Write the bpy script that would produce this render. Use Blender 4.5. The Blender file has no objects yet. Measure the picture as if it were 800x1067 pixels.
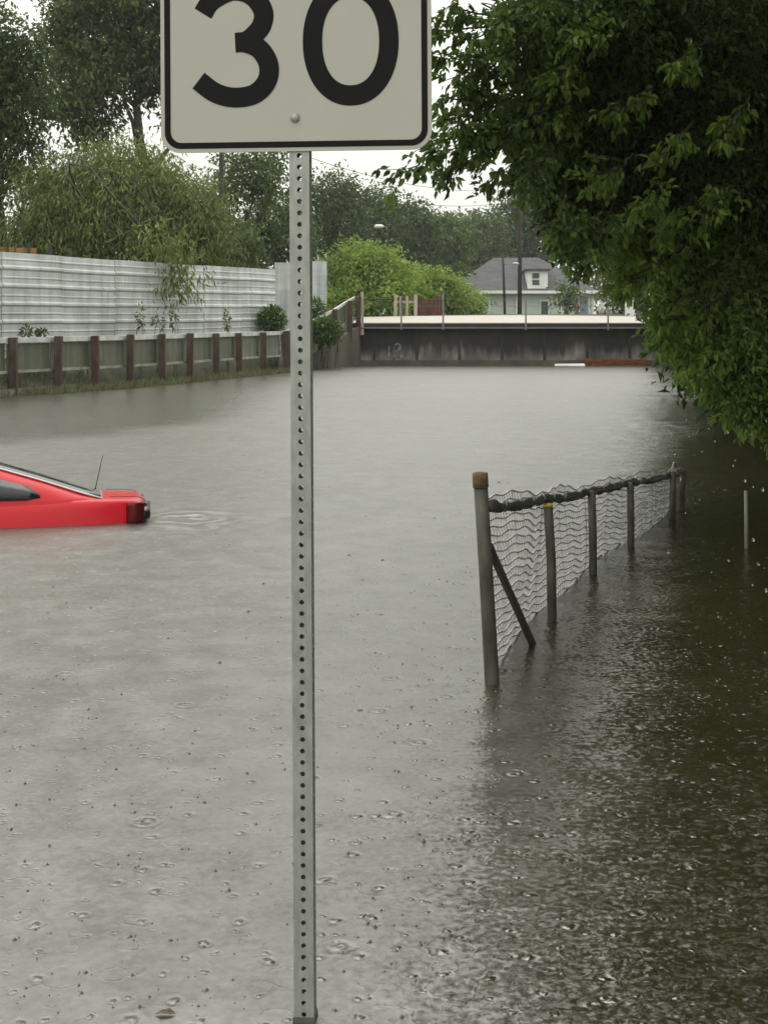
import bpy, bmesh, math, random
import numpy as np
from mathutils import Vector, Matrix
C = bpy.context.scene.collection
R = math.radians
rng = np.random.default_rng(7)
random.seed(7)

# ------------------------------------------------------------------ camera model (level camera, lowered frame)
F, HY, CX, H = 1500.0, 328.0, 400.0, 1.57
def P(px, py, Y):                       # point at depth Y seen at a given place of the photograph
    return Vector(((px - CX) / F * Y, Y, H - (py - HY) / F * Y))
def Wt(px, py):                         # point of the water surface
    Y = F * H / (py - HY)
    return Vector(((px - CX) / F * Y, Y, 0))

# ------------------------------------------------------------------ materials
def nt(name):
    m = bpy.data.materials.new(name); m.use_nodes = True
    t = m.node_tree; t.nodes.clear()
    o = t.nodes.new('ShaderNodeOutputMaterial'); b = t.nodes.new('ShaderNodeBsdfPrincipled')
    t.links.new(b.outputs[0], o.inputs[0])
    return m, t, b, o
def N(t, kind, **kw):
    n = t.nodes.new(kind)
    for k, v in kw.items():
        if k in n.inputs.keys() if isinstance(k, str) else False: n.inputs[k].default_value = v
        else: setattr(n, k, v)
    return n
def math_(t, op, a, b=None, c=None):
    n = t.nodes.new('ShaderNodeMath'); n.operation = op
    for i, v in enumerate((a, b, c)):
        if v is None: continue
        if isinstance(v, (int, float)): n.inputs[i].default_value = v
        else: t.links.new(v, n.inputs[i])
    return n.outputs[0]
def noise(t, vec, scale, detail=3, rough=.55, out='Fac'):
    n = t.nodes.new('ShaderNodeTexNoise'); n.inputs['Scale'].default_value = scale
    n.inputs['Detail'].default_value = detail; n.inputs['Roughness'].default_value = rough
    if vec is not None: t.links.new(vec, n.inputs['Vector'])
    return n.outputs[out]
def coords(t, scale=(1, 1, 1), kind='Object'):
    tc = t.nodes.new('ShaderNodeTexCoord'); mp = t.nodes.new('ShaderNodeMapping')
    mp.inputs['Scale'].default_value = scale
    t.links.new(tc.outputs[kind], mp.inputs[0]); return mp.outputs[0]
def ramp(t, fac, stops):
    r = t.nodes.new('ShaderNodeValToRGB'); e = r.color_ramp.elements
    while len(e) < len(stops): e.new(.5)
    for k, (p, c) in enumerate(stops):
        e[k].position = p; e[k].color = (*c, 1)
    t.links.new(fac, r.inputs[0]); return r.outputs[0]
def mat(name, stops, scale=3, stretch=(1, 1, 1), rough=.7, metal=0, bump=0, bscale=None, detail=4, spec=.5):
    """stops: list of (pos, colour) over a noise; a single colour is varied +-12 %"""
    m, t, b, o = nt(name)
    if not isinstance(stops, list):
        c = stops; stops = [(.3, tuple(x * .82 for x in c)), (.7, tuple(min(1, x * 1.12) for x in c))]
    v = coords(t, stretch)
    f = noise(t, v, scale, detail)
    t.links.new(ramp(t, f, stops), b.inputs['Base Color'])
    b.inputs['Roughness'].default_value = rough; b.inputs['Metallic'].default_value = metal
    b.inputs['Specular IOR Level'].default_value = spec
    if bump:
        bp = t.nodes.new('ShaderNodeBump'); bp.inputs['Strength'].default_value = 1; bp.inputs['Distance'].default_value = bump
        t.links.new(noise(t, v, bscale or scale * 4, 5), bp.inputs['Height']); t.links.new(bp.outputs[0], b.inputs['Normal'])
    return m
def leafmat(name, dark, light, trans=.35):
    m, t, b, o = nt(name)
    at = t.nodes.new('ShaderNodeAttribute'); at.attribute_name = 'tone'
    col = ramp(t, at.outputs['Fac'], [(0, dark), (1, light)])
    t.links.new(col, b.inputs['Base Color']); b.inputs['Roughness'].default_value = .5
    b.inputs['Specular IOR Level'].default_value = .3
    tr = t.nodes.new('ShaderNodeBsdfTranslucent'); mx = t.nodes.new('ShaderNodeMixShader'); mx.inputs[0].default_value = trans
    t.links.new(col, tr.inputs[0]); t.links.new(b.outputs[0], mx.inputs[1]); t.links.new(tr.outputs[0], mx.inputs[2])
    t.links.new(mx.outputs[0], o.inputs[0])
    return m

M = {}
M['galv'] = mat('galvanised_steel', [(.3, (.30, .30, .28)), (.7, (.42, .42, .40))], 60, (1, 1, .3), .5, .55, .0003, 200)
M['galv_dark'] = mat('wet_sleeve_steel', (.13, .13, .115), 40, rough=.4, metal=.4)
M['sign_white'] = mat('white_sign_sheeting', [(.25, (.43, .42, .37)), (.75, (.47, .455, .405))], 5, rough=.45, detail=6, spec=.3)
M['sign_black'] = mat('black_sign_sheeting', (.008, .0075, .008), 9, rough=.55, spec=.15)
M['sign_back'] = mat('aluminium', (.45, .45, .44), 20, rough=.4, metal=.7)
M['fencepost'] = mat('weathered_fence_post', [(.3, (.035, .032, .024)), (.55, (.075, .069, .055)), (.8, (.135, .125, .10))], 18, (1, 1, .35), .6, .2, .002, 60)
M['rustcap'] = mat('rusty_cap', [(.3, (.07, .038, .022)), (.7, (.17, .12, .07))], 40, rough=.8, bump=.002)
M['yellowpaint'] = mat('old_yellow_paint', (.45, .36, .04), 30, rough=.6)
M['railwrap'] = mat('dark_wet_rail', [(.3, (.018, .017, .014)), (.7, (.07, .065, .055))], 30, rough=.45, bump=.003, bscale=70)
M['wire'] = mat('wire_mesh_grey', [(.3, (.40, .38, .39)), (.7, (.62, .60, .61))], 6, rough=.5, metal=0)
M['brace'] = mat('dark_brace', (.035, .03, .024), 20, rough=.6, bump=.001)
M['stake'] = mat('grey_stake', (.17, .17, .14), 20, rough=.6)
M['rustpost'] = mat('rust_brown_post', [(.25, (.022, .011, .008)), (.5, (.055, .030, .023)), (.75, (.095, .062, .05))], 9, (1, 1, .4), .75, bump=.004)
M['rail'] = mat('pale_guard_rail', [(.3, (.40, .40, .39)), (.7, (.66, .65, .63))], 5, rough=.45, metal=.2)
M['railworn'] = mat('worn_lower_rail', [(.3, (.14, .15, .12)), (.7, (.34, .34, .31))], 5, rough=.6)
M['panelmesh'] = mat('dingy_fence_wire', (.22, .23, .20), 4, rough=.6)
M['kerb'] = mat('wet_kerb_concrete', [(.3, (.10, .10, .08)), (.7, (.30, .29, .26))], 3, rough=.5, bump=.004)
M['concrete'] = mat('pale_bridge_concrete', [(.3, (.33, .295, .26)), (.7, (.42, .38, .34))], 1.5, rough=.55, bump=.002, detail=6)
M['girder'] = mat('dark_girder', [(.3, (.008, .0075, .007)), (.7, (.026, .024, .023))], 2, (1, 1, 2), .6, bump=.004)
M['flange'] = mat('girder_flange', (.16, .15, .14), 3, rough=.5)
M['wingwall'] = mat('stained_wing_wall', [(.3, (.03, .028, .02)), (.7, (.10, .09, .07))], 1.6, (1, 1, .5), .7, bump=.01)
M['graffiti'] = mat('white_graffiti_paint', [(.42, (.07, .066, .062)), (.64, (.26, .25, .24))], 9, rough=.7)
M['bark'] = mat('bark', [(.3, (.018, .015, .011)), (.7, (.055, .046, .036))], 6, (1, 1, .25), .9, bump=.02, bscale=18)
M['polewood'] = mat('creosoted_pole_wood', [(.3, (.012, .010, .009)), (.7, (.032, .028, .024))], 5, (1, 1, .1), .85, bump=.004)
M['carred'] = mat('red_car_paint', [(.3, (.56, .012, .022)), (.7, (.60, .016, .026))], 2, rough=.28, spec=.25)
M['glass_dark'] = mat('tinted_glass', (.012, .014, .016), 3, rough=.08, spec=.4)
M['glass_rear'] = mat('rear_glass', (.02, .024, .026), 3, rough=.06, spec=1)
M['blackrub'] = mat('black_trim', (.012, .012, .012), 9, rough=.5)
M['tail'] = mat('dark_red_lens', [(.3, (.06, .003, .004)), (.7, (.13, .006, .010))], 14, rough=.2, spec=.25)
M['lens_clear'] = mat('clear_lens', (.5, .46, .44), 12, rough=.1)
M['pillarsheen'] = mat('painted_sky_sheen', (.62, .62, .60), 3, rough=.3)
M['tyre'] = mat('tyre_rubber', (.02, .02, .02), 20, rough=.9)
M['rim'] = mat('alloy', (.4, .4, .4), 10, rough=.3, metal=.8)
M['housewall'] = mat('pale_green_clapboard', [(.3, (.47, .53, .475)), (.7, (.56, .61, .555))], 1, (1, 1, 6), .6)
M['housetrim'] = mat('white_trim_paint', (.72, .73, .71), 2, rough=.5)
M['roof'] = mat('grey_roof_shingles', [(.3, (.036, .035, .040)), (.7, (.075, .072, .078))], 1.2, (1, 1, 3), .8, bump=.01, bscale=14)
M['window'] = mat('window_glass', (.03, .035, .038), 2, rough=.08)
M['doorblue'] = mat('blue_door', (.15, .22, .25), 2, rough=.5)
M['brick_red'] = mat('faded_red', (.28, .12, .09), 4, rough=.7)
M['palewood'] = mat('weathered_pale_wood', (.42, .34, .28), 4, (1, 1, .3), .8)
M['rustpanel'] = mat('rusty_brown_sheet', [(.3, (.045, .02, .014)), (.7, (.14, .06, .045))], 3, (3, 3, .6), .8)
M['rustorange'] = mat('orange_rust', [(.3, (.07, .022, .008)), (.7, (.24, .085, .025))], 4, (1, 1, 3), .9, bump=.01)
M['foam'] = mat('white_plastic', (.75, .75, .73), 4, rough=.4)
M['orange'] = mat('faded_orange', [(.3, (.20, .09, .03)), (.7, (.36, .19, .06))], 2, rough=.6)
M['darkpost'] = mat('dark_timber', (.05, .04, .03), 4, rough=.8)
M['carbeige'] = mat('beige_car_paint', (.40, .36, .33), 2, rough=.3)
M['signgrey'] = mat('sign_back_grey', (.42, .42, .42), 6, rough=.4, metal=.4)
M['polegrey'] = mat('grey_pole', (.20, .20, .20), 6, rough=.5, metal=.3)
M['cable'] = mat('black_cable', (.03, .03, .03), 3, rough=.7)
M['drop'] = None
# foliage
M['lf_near'] = leafmat('broad_leaves', (.022, .042, .012), (.150, .235, .052), .42)
M['lf_lit'] = leafmat('lit_leaves', (.10, .17, .030), (.235, .34, .065), .45)  # same tree's leaves in a brighter colour, painting light onto the sprays
M['lf_dark'] = leafmat('dark_leaves', (.026, .046, .012), (.105, .155, .040), .3)
M['lf_olive'] = leafmat('olive_leaves', (.036, .054, .014), (.130, .165, .042), .3)
M['lf_willow'] = leafmat('feathery_leaves', (.060, .090, .022), (.225, .275, .080), .35)
M['lf_mid'] = leafmat('mid_leaves', (.040, .070, .018), (.145, .205, .055), .3)
M['lf_lime'] = leafmat('lime_leaves', (.13, .20, .035), (.32, .42, .085), .45)
M['weed'] = leafmat('weed_leaves', (.075, .09, .04), (.26, .27, .15), .3)

# ground
def ground_mat():
    m, t, b, o = nt('wet_ground')
    v = coords(t)
    c = ramp(t, noise(t, v, .9, 6), [(.3, (.030, .028, .016)), (.5, (.050, .055, .022)), (.7, (.085, .075, .05))])
    t.links.new(c, b.inputs['Base Color']); b.inputs['Roughness'].default_value = .8
    bp = t.nodes.new('ShaderNodeBump'); bp.inputs['Distance'].default_value = .05
    t.links.new(noise(t, v, 8, 5), bp.inputs['Height']); t.links.new(bp.outputs[0], b.inputs['Normal'])
    return m
M['ground'] = ground_mat()

def water_mat():
    m, t, b, o = nt('rain_beaten_muddy_water')
    v = coords(t)
    L = t.links
    def vm(op, a, bb=None, sc=None):
        n = t.nodes.new('ShaderNodeVectorMath'); n.operation = op
        for i, x in enumerate((a, bb)):
            if x is None: continue
            if isinstance(x, tuple): n.inputs[i].default_value = x
            else: L.new(x, n.inputs[i])
        if sc is not None:
            if isinstance(sc, (int, float)): n.inputs['Scale'].default_value = sc
            else: L.new(sc, n.inputs['Scale'])
        return n
    def slope(scale, k, detail=2):
        c = noise(t, v, scale, detail, .5, 'Color')
        return vm('SCALE', vm('SUBTRACT', c, (.5, .5, .5)).outputs[0], None, k).outputs[0]
    # slow patches in which the ripples are stronger or weaker
    patch = math_(t, 'MULTIPLY_ADD', noise(t, coords(t, (.35, .8, 1)), .55, 3), 2.2, -.35)
    patch = math_(t, 'MAXIMUM', patch, .25)
    fine = vm('ADD', slope(42, WK[0]), slope(120, WK[1])).outputs[0]
    # drips from the tree beat the right hand side into finer, steeper ripples
    sp0 = t.nodes.new('ShaderNodeSeparateXYZ'); L.new(v, sp0.inputs[0])
    mr = t.nodes.new('ShaderNodeMapRange'); mr.interpolation_type = 'SMOOTHSTEP'
    L.new(math_(t, 'ADD', math_(t, 'MULTIPLY_ADD', sp0.outputs[1], -.2, sp0.outputs[0]), math_(t, 'MULTIPLY', noise(t, v, .8, 3), 1.0)), mr.inputs[0])
    mr.inputs[1].default_value = -.9; mr.inputs[2].default_value = .7; mr.inputs[3].default_value = WLEFT; mr.inputs[4].default_value = 1.0
    g1 = t.nodes.new('ShaderNodeMapRange'); g1.interpolation_type = 'SMOOTHSTEP'; nz = noise(t, coords(t, (.5, 1.4, 1)), .7, 6)
    gg = math_(t, 'ADD', math_(t, 'MULTIPLY_ADD', sp0.outputs[0], -1.7, sp0.outputs[1]), math_(t, 'MULTIPLY', nz, 3.0))
    L.new(gg, g1.inputs[0]); g1.inputs[1].default_value = 25.4; g1.inputs[2].default_value = 28.4
    g2 = t.nodes.new('ShaderNodeMapRange'); g2.interpolation_type = 'SMOOTHSTEP'; L.new(math_(t, 'ADD', sp0.outputs[0], nz), g2.inputs[0])
    g2.inputs[1].default_value = -1.0; g2.inputs[2].default_value = -2.6
    near_bank = math_(t, 'MULTIPLY', math_(t, 'MULTIPLY', g1.outputs[0], g2.outputs[0]), .62)
    wet = math_(t, 'MAXIMUM', mr.outputs[0], math_(t, 'MULTIPLY_ADD', near_bank, 1 - WLEFT, WLEFT))
    patch = math_(t, 'MULTIPLY', patch, wet)
    fine = vm('SCALE', fine, None, patch).outputs[0]
    total = vm('ADD', fine, slope(5, WK[2])).outputs[0]
    total = vm('ADD', total, slope(.8, WK[3])).outputs[0]
    # rings of single raindrops
    def rings(scale, k, freq, fall, seed, rf=.38, lim=.45):
        mp = t.nodes.new('ShaderNodeMapping'); mp.inputs['Location'].default_value = (seed, seed * 1.7, 0)
        tc = t.nodes.new('ShaderNodeTexCoord'); jit = vm('SCALE', vm('SUBTRACT', noise(t, tc.outputs['Object'], 26, 3, .6, 'Color'), (.5, .5, .5)).outputs[0], None, .045).outputs[0]
        L.new(vm('ADD', tc.outputs['Object'], jit).outputs[0], mp.inputs[0])
        vo = t.nodes.new('ShaderNodeTexVoronoi'); vo.voronoi_dimensions = '2D'; vo.feature = 'F1'
        vo.inputs['Scale'].default_value = scale; L.new(mp.outputs[0], vo.inputs['Vector'])
        sv = vm('SCALE', mp.outputs[0], None, 1).outputs[0]
        rel = vm('SUBTRACT', sv, vo.outputs['Position']).outputs[0]
        rel = vm('NORMALIZE', vm('MULTIPLY', rel, (1, 1, 0)).outputs[0]).outputs[0]
        d = math_(t, 'DIVIDE', vo.outputs['Distance'], scale)
        sp = t.nodes.new('ShaderNodeSeparateColor'); L.new(vo.outputs['Color'], sp.inputs[0])
        rad = math_(t, 'MULTIPLY', sp.outputs[0], rf / scale)
        x = math_(t, 'SUBTRACT', d, rad)
        env = math_(t, 'POWER', 2.718, math_(t, 'MULTIPLY', math_(t, 'MULTIPLY', x, x), -fall))
        w = math_(t, 'MULTIPLY', math_(t, 'SINE', math_(t, 'MULTIPLY', x, freq)), env)
        on = math_(t, 'GREATER_THAN', sp.outputs[1], lim)
        w = math_(t, 'MULTIPLY', math_(t, 'MULTIPLY', w, on), k)
        return vm('SCALE', rel, None, w).outputs[0]
    total = vm('ADD', total, rings(5.5, WK[4], 420, 14000, 0)).outputs[0]
    total = vm('ADD', total, rings(11, WK[4], 620, 36000, 13.3)).outputs[0]
    # small fresh dimples where drops have just struck
    total = vm('ADD', total, rings(5.2, .55, 210, 3200, 4.1, .02, .35)).outputs[0]
    total = vm('ADD', total, rings(9.0, .48, 340, 7500, 7.7, .02, .40)).outputs[0]
    total = vm('ADD', total, rings(2.3, .26, 170, 900, 2.9, .05, .45)).outputs[0]
    # wash around the drifting car
    rel = vm('SUBTRACT', v, (-1.50, 11.1, 0)).outputs[0]
    rel = vm('ADD', rel, vm('SCALE', vm('SUBTRACT', noise(t, v, 3.2, 4, .6, 'Color'), (.5, .5, .5)).outputs[0], None, .55).outputs[0]).outputs[0]
    rel = vm('MULTIPLY', rel, (1, .8, 0)).outputs[0]
    ln = vm('LENGTH', rel).outputs['Value']
    w = math_(t, 'MULTIPLY', math_(t, 'SINE', math_(t, 'MULTIPLY', ln, 34)), math_(t, 'POWER', 2.718, math_(t, 'MULTIPLY', math_(t, 'MULTIPLY', ln, ln), -7)))
    total = vm('ADD', total, vm('SCALE', vm('NORMALIZE', rel).outputs[0], None, math_(t, 'MULTIPLY', w, .30)).outputs[0]).outputs[0]
    flat = vm('MULTIPLY', total, (1, 1, 0)).outputs[0]
    nrm = vm('NORMALIZE', vm('ADD', flat, (0, 0, 1)).outputs[0]).outputs[0]
    L.new(nrm, b.inputs['Normal'])
    mud = ramp(t, noise(t, v, .7, 5), [(.3, WMUD[0]), (.7, WMUD[1])])
    L.new(mud, b.inputs['Base Color'])
    m2 = t.nodes.new('ShaderNodeMapRange'); L.new(wet, m2.inputs[0])
    m2.inputs[1].default_value = WLEFT; m2.inputs[2].default_value = 1; m2.inputs[3].default_value = .40; m2.inputs[4].default_value = WROUGH
    L.new(m2.outputs[0], b.inputs['Roughness']); b.inputs['IOR'].default_value = 2.4
    b.inputs['Specular IOR Level'].default_value = .5
    return m
WLEFT = .32
WK = (.80, .32, .24, .08, .10)
WMUD = ((.020, .0165, .0045), (.031, .026, .009)); WROUGH = .18
M['water'] = water_mat()
M['drop'] = mat('splash_water', (.075, .07, .055), 3, rough=.22)
def glass(name):
    m, t, b, o = nt(name)
    b.inputs['Base Color'].default_value = (1, 1, 1, 1); b.inputs['Transmission Weight'].default_value = 1
    b.inputs['IOR'].default_value = 1.33; b.inputs['Roughness'].default_value = .02
    return m
M['rain'] = glass('raindrop')

# ------------------------------------------------------------------ mesh helpers
class MB:
    def __init__(s): s.v = []; s.f = []
    def add(s, vs, fs):
        k = len(s.v); s.v += [tuple(p) for p in vs]; s.f += [tuple(i + k for i in f) for f in fs]; return s
    def box(s, c, d, mtx=None):
        x, y, z = (q / 2 for q in d); c = Vector(c)
        vs = [Vector((a * x, b * y, e * z)) for e in (-1, 1) for a, b in ((-1, -1), (1, -1), (1, 1), (-1, 1))]
        if mtx is not None: vs = [mtx @ p for p in vs]
        return s.add([p + c for p in vs], [(3, 2, 1, 0), (4, 5, 6, 7), (0, 1, 5, 4), (1, 2, 6, 5), (2, 3, 7, 6), (3, 0, 4, 7)])
    def beam(s, a, b, w, h):                 # rectangular bar from a to b, w sideways, h upwards
        a, b = Vector(a), Vector(b); d = (b - a).normalized()
        u = Vector((0, 0, 1)) if abs(d.z) < .95 else Vector((0, 1, 0))
        sd = d.cross(u).normalized(); up = sd.cross(d)
        vs = [p + sd * (i * w / 2) + up * (j * h / 2) for p in (a, b) for i, j in ((-1, -1), (1, -1), (1, 1), (-1, 1))]
        return s.add(vs, [(0, 1, 2, 3), (7, 6, 5, 4), (0, 4, 5, 1), (1, 5, 6, 2), (2, 6, 7, 3), (3, 7, 4, 0)])
    def tube(s, pts, rad, n=8, cap=True):
        pts = [Vector(p) for p in pts]; rs = rad if hasattr(rad, '__len__') else [rad] * len(pts)
        vs = []; fs = []; u = None
        for i, p in enumerate(pts):
            d = (pts[min(i + 1, len(pts) - 1)] - pts[max(i - 1, 0)])
            d = d.normalized() if d.length > 1e-9 else Vector((0, 0, 1))
            if u is None: u = d.orthogonal().normalized()
            u = (u - d * u.dot(d)); u = u.normalized() if u.length > 1e-6 else d.orthogonal().normalized()
            w = d.cross(u)
            vs += [p + (u * math.cos(2 * math.pi * k / n) + w * math.sin(2 * math.pi * k / n)) * rs[i] for k in range(n)]
        for i in range(len(pts) - 1):
            for k in range(n): fs.append((i * n + k, i * n + (k + 1) % n, (i + 1) * n + (k + 1) % n, (i + 1) * n + k))
        if cap: fs += [tuple(range(n))[::-1], tuple((len(pts) - 1) * n + k for k in range(n))]
        return s.add(vs, fs)
    def prism(s, poly, depth, fn=None):      # poly in (x,z); front at y=0, back at y=depth
        n = len(poly); vs = [(x, 0, z) for x, z in poly] + [(x, depth, z) for x, z in poly]
        if fn: vs = [fn(p) for p in vs]
        return s.add(vs, [tuple(range(n)), tuple(range(2 * n - 1, n - 1, -1))] + [(i, i + n, (i + 1) % n + n, (i + 1) % n) for i in range(n)])
    def build(s, name, m, parent=None, smooth=False, bevel=0, mtx=None):
        me = bpy.data.meshes.new(name); me.from_pydata(s.v, [], s.f)
        bm = bmesh.new(); bm.from_mesh(me); bmesh.ops.recalc_face_normals(bm, faces=bm.faces)
        bm.to_mesh(me); bm.free()
        if smooth: me.shade_smooth()
        return link(name, me, m, parent, bevel, mtx)
def link(name, me, m, parent=None, bevel=0, mtx=None):
    o = bpy.data.objects.new(name, me); C.objects.link(o)
    if m: me.materials.append(m)
    if parent: o.parent = parent
    if mtx is not None: o.matrix_local = mtx
    if bevel:
        b = o.modifiers.new('Bevel', 'BEVEL'); b.width = bevel; b.segments = 2; b.limit_method = 'ANGLE'
    return o
def thing(name, label, cat, loc=(0, 0, 0), rot=(0, 0, 0), group=None):
    o = bpy.data.objects.new(name, None); C.objects.link(o); o.location = loc; o.rotation_euler = rot
    o.empty_display_size = .1
    return tag(o, label, cat, group)
def tag(o, label, cat, group=None):
    o['label'] = label; o['category'] = cat
    if group: o['group'] = group
    return o
def structure(o, kind='structure'): o['kind'] = kind; return o

# ------------------------------------------------------------------ foliage
def leaf_mesh(name, cen, dirs, size, tone, m, parent=None, width=.5, fold=.25, curl=.15, six=False):
    n = len(cen)
    d = dirs / np.linalg.norm(dirs, axis=1, keepdims=True)
    rv = rng.normal(size=(n, 3)); rv[:, 2] = np.abs(rv[:, 2]) + .8
    nr = rv - d * (rv * d).sum(1, keepdims=True); nr /= np.linalg.norm(nr, axis=1, keepdims=True)
    sd = np.cross(d, nr)
    L = size[:, None]
    base = cen; tip = cen + d * L - nr * L * curl
    mid = cen + d * L * .45
    left = mid + sd * L * width * .5 + nr * L * fold * width
    right = mid - sd * L * width * .5 + nr * L * fold * width
    if six:
        q = lambda f, sgn: cen + d * L * f - nr * L * curl * f * f + sgn * sd * L * width * .5 + nr * L * fold * width
        v = np.stack([base, q(.28, .85), q(.62, .8), tip, q(.62, -.8), q(.28, -.85)], 1).reshape(-1, 3).astype(np.float32)
        me = bpy.data.meshes.new(name)
        me.from_pydata(v, [], [f for i in range(0, 6 * n, 6) for f in ((i, i + 1, i + 2, i + 3), (i, i + 3, i + 4, i + 5))])
        a = me.attributes.new('tone', 'FLOAT', 'POINT'); a.data.foreach_set('value', np.repeat(np.clip(tone, 0, 1), 6).astype(np.float32))
        return link(name, me, m, parent)
    v = np.stack([base, left, tip, right], 1).reshape(-1, 3).astype(np.float32)
    me = bpy.data.meshes.new(name)
    me.vertices.add(4 * n); me.vertices.foreach_set('co', v.ravel())
    idx = np.arange(n)[:, None] * 4
    loops = np.concatenate([idx, idx + 1, idx + 2, idx, idx + 2, idx + 3], 1).ravel().astype(np.int32)
    me.loops.add(6 * n); me.loops.foreach_set('vertex_index', loops)
    me.polygons.add(2 * n); me.polygons.foreach_set('loop_start', (np.arange(2 * n) * 3).astype(np.int32))
    me.polygons.foreach_set('loop_total', np.full(2 * n, 3, np.int32))
    me.update(calc_edges=True); me.validate()
    a = me.attributes.new('tone', 'FLOAT', 'POINT'); a.data.foreach_set('value', np.repeat(np.clip(tone, 0, 1), 4).astype(np.float32))
    return link(name, me, m, parent)
def blob_clusters(blobs, per):
    """blobs: (centre, radii, weight, tone); returns cluster centres, outward direction, tone"""
    cs, od, tn = [], [], []
    for c, r, w, tone in blobs:
        r = np.array(r, float); n = max(3, int(per * w))
        d = rng.normal(size=(n, 3)); d /= np.linalg.norm(d, axis=1, keepdims=True)
        rad = .35 + .75 * rng.random(n) ** .6
        lump = 1 + .18 * np.sin(d[:, 0] * 5 + c[0] * 3) * np.cos(d[:, 2] * 6 + c[1]) + .1 * np.sin(d[:, 1] * 9 + c[2])
        cs.append(np.array(c)[None] + d * r * (rad * lump)[:, None]); od.append(d)
        tn.append(np.clip(tone + .16 * rng.normal(size=n), 0, 1))
    return np.concatenate(cs), np.concatenate(od), np.concatenate(tn)
def crown(name, blobs, per, nleaf, spread, size, m, parent, width=.5, droop=.4, flat=.6, elong=1.0, six=False):
    cc, od, tn = blob_clusters(blobs, per)
    n = len(cc)
    ax = od * .7 + rng.normal(size=(n, 3)) * .6; ax[:, 2] -= droop; ax /= np.linalg.norm(ax, axis=1, keepdims=True)
    k = nleaf
    tpos = (rng.random((n, k)) - .35) * 2 * spread * elong
    off = rng.normal(size=(n, k, 3)) * spread * np.array([1, 1, flat]) * .55
    cen = (cc[:, None] + ax[:, None] * tpos[..., None] + off).reshape(-1, 3)
    dd = (ax[:, None] * .8 + rng.normal(size=(n, k, 3)) * .75); dd[..., 2] -= droop * .6
    dd = dd.reshape(-1, 3)
    sz = size * (.6 + .8 * rng.random(n * k))
    tone = np.repeat(tn, k) + .13 * rng.normal(size=n * k)
    leaf_mesh(name, cen, dd, sz, tone, m, parent, width, six=six)
    return cc, tn
def limb(mb, a, b, r0, r1, bend=.12, n=6, sides=7):
    a, b = Vector(a), Vector(b); L = (b - a).length
    off = Vector(rng.normal(size=3)) * L * bend
    pts = []; 
    for i in range(n + 1):
        q = i / n; p = a.lerp(b, q) + off * math.sin(q * math.pi) + Vector(rng.normal(size=3)) * L * .012 * (0 < i < n)
        pts.append(p)
    mb.tube(pts, [r0 + (r1 - r0) * i / n for i in range(n + 1)], sides)
    return pts
def tree(name, label, base, blobs, per, nleaf, spread, size, m, r=.2, group=None, width=.5, droop=.4, trunk_top=None, cat='tree', elong=1.0, lean=(0, 0)):
    base = Vector(base); root = thing(name, label, cat, base, group=group)
    bl = [((Vector(c) - base)[:], rr, w, tn) for c, rr, w, tn in blobs]
    cc, tn = crown('crown', bl, per, nleaf, spread, size, m, root, width, droop, elong=elong)
    mb = MB()
    cen = sum((Vector(c) * w for c, rr, w, t_ in bl), Vector()) / sum(w for c, rr, w, t_ in bl)
    zt = trunk_top if trunk_top is not None else cen.z * .75
    top = Vector((cen.x * .55 + lean[0], cen.y * .55, zt))
    pts = limb(mb, (0, 0, -.3), top, r, r * .55, .05, 8, 9)
    for c, rr, w, t_ in bl:
        st = pts[random.randint(4, 8)]
        lp = limb(mb, st, Vector(c) + Vector((0, 0, rr[2] * .3)), r * .42, r * .1, .12, 6, 6)
        for _ in range(4):
            e = Vector(c) + Vector(np.array(rr) * rng.normal(size=3) * .55)
            limb(mb, lp[random.randint(2, 5)], e, r * .16, r * .04, .15, 4, 4)
    mb.build('trunk', M['bark'], root, True)
    return root

# ------------------------------------------------------------------ layout lines
left_line = [(-16, -12), (-12.2, 8), (-9.6, 18), (-7.15, 26.8), (-5.55, 31.2), (-4.5, 34.5), (-3.6, 37), (-2.85, 39.4), (-2.1, 42), (-1.0, 44.6)]
def lx(Y):
    for (x0, y0), (x1, y1) in zip(left_line, left_line[1:]):
        if Y <= y1 or (x1, y1) == left_line[-1]:
            return x0 + (x1 - x0) * (Y - y0) / (y1 - y0)
def rx(Y): return float(np.interp(Y, [-12, 2, 8, 20, 45], [3.6, 3.8, 4.3, 7.5, 14.5]))
YB = 44.4
def sstep(a, b, x):
    q = min(1, max(0, (x - a) / (b - a))); return q * q * (3 - 2 * q)
def gz(X, Y):
    if Y > YB + .5: 
        return 1.30 + .012 * min(Y - YB, 25) - (.9 * sstep(0, 3, lx(44.5) - X - 0) * sstep(8, 0, Y - YB))
    zl = -.7 + 1.12 * sstep(-.05, .75, lx(Y) - .15 - X) + .45 * sstep(1, 4, lx(Y) - X)
    zr = -.7 + 1.5 * sstep(0, 2.5, X - rx(Y)) + .6 * sstep(2, 10, X - rx(Y))
    zb = -.7 + 1.1 * sstep(-.5, -5, Y)
    return max(zl, zr, zb)
def grid_axis(segs):
    out = []
    for a, b, st in segs: out += list(np.arange(a, b - 1e-6, st))
    out.append(segs[-1][1]); return out
def build_ground():
    xs = grid_axis([(-320, -40, 20), (-40, -14, 2), (-14, -1, .3), (-1, 3, 1), (3, 16, .5), (16, 40, 4), (40, 320, 20)])
    ys = grid_axis([(-30, 6, 2), (6, 44.4, .6), (44.4, 45.2, .2), (45.2, 80, 2), (80, 340, 20)])
    v = [(x, y, gz(x, y)) for y in ys for x in xs]; nx = len(xs)
    f = [(j * nx + i, j * nx + i + 1, (j + 1) * nx + i + 1, (j + 1) * nx + i) for j in range(len(ys) - 1) for i in range(nx - 1)]
    me = bpy.data.meshes.new('ground'); me.from_pydata(v, [], f); me.shade_smooth()
    structure(link('ground', me, M['ground']))
build_ground()
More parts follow.
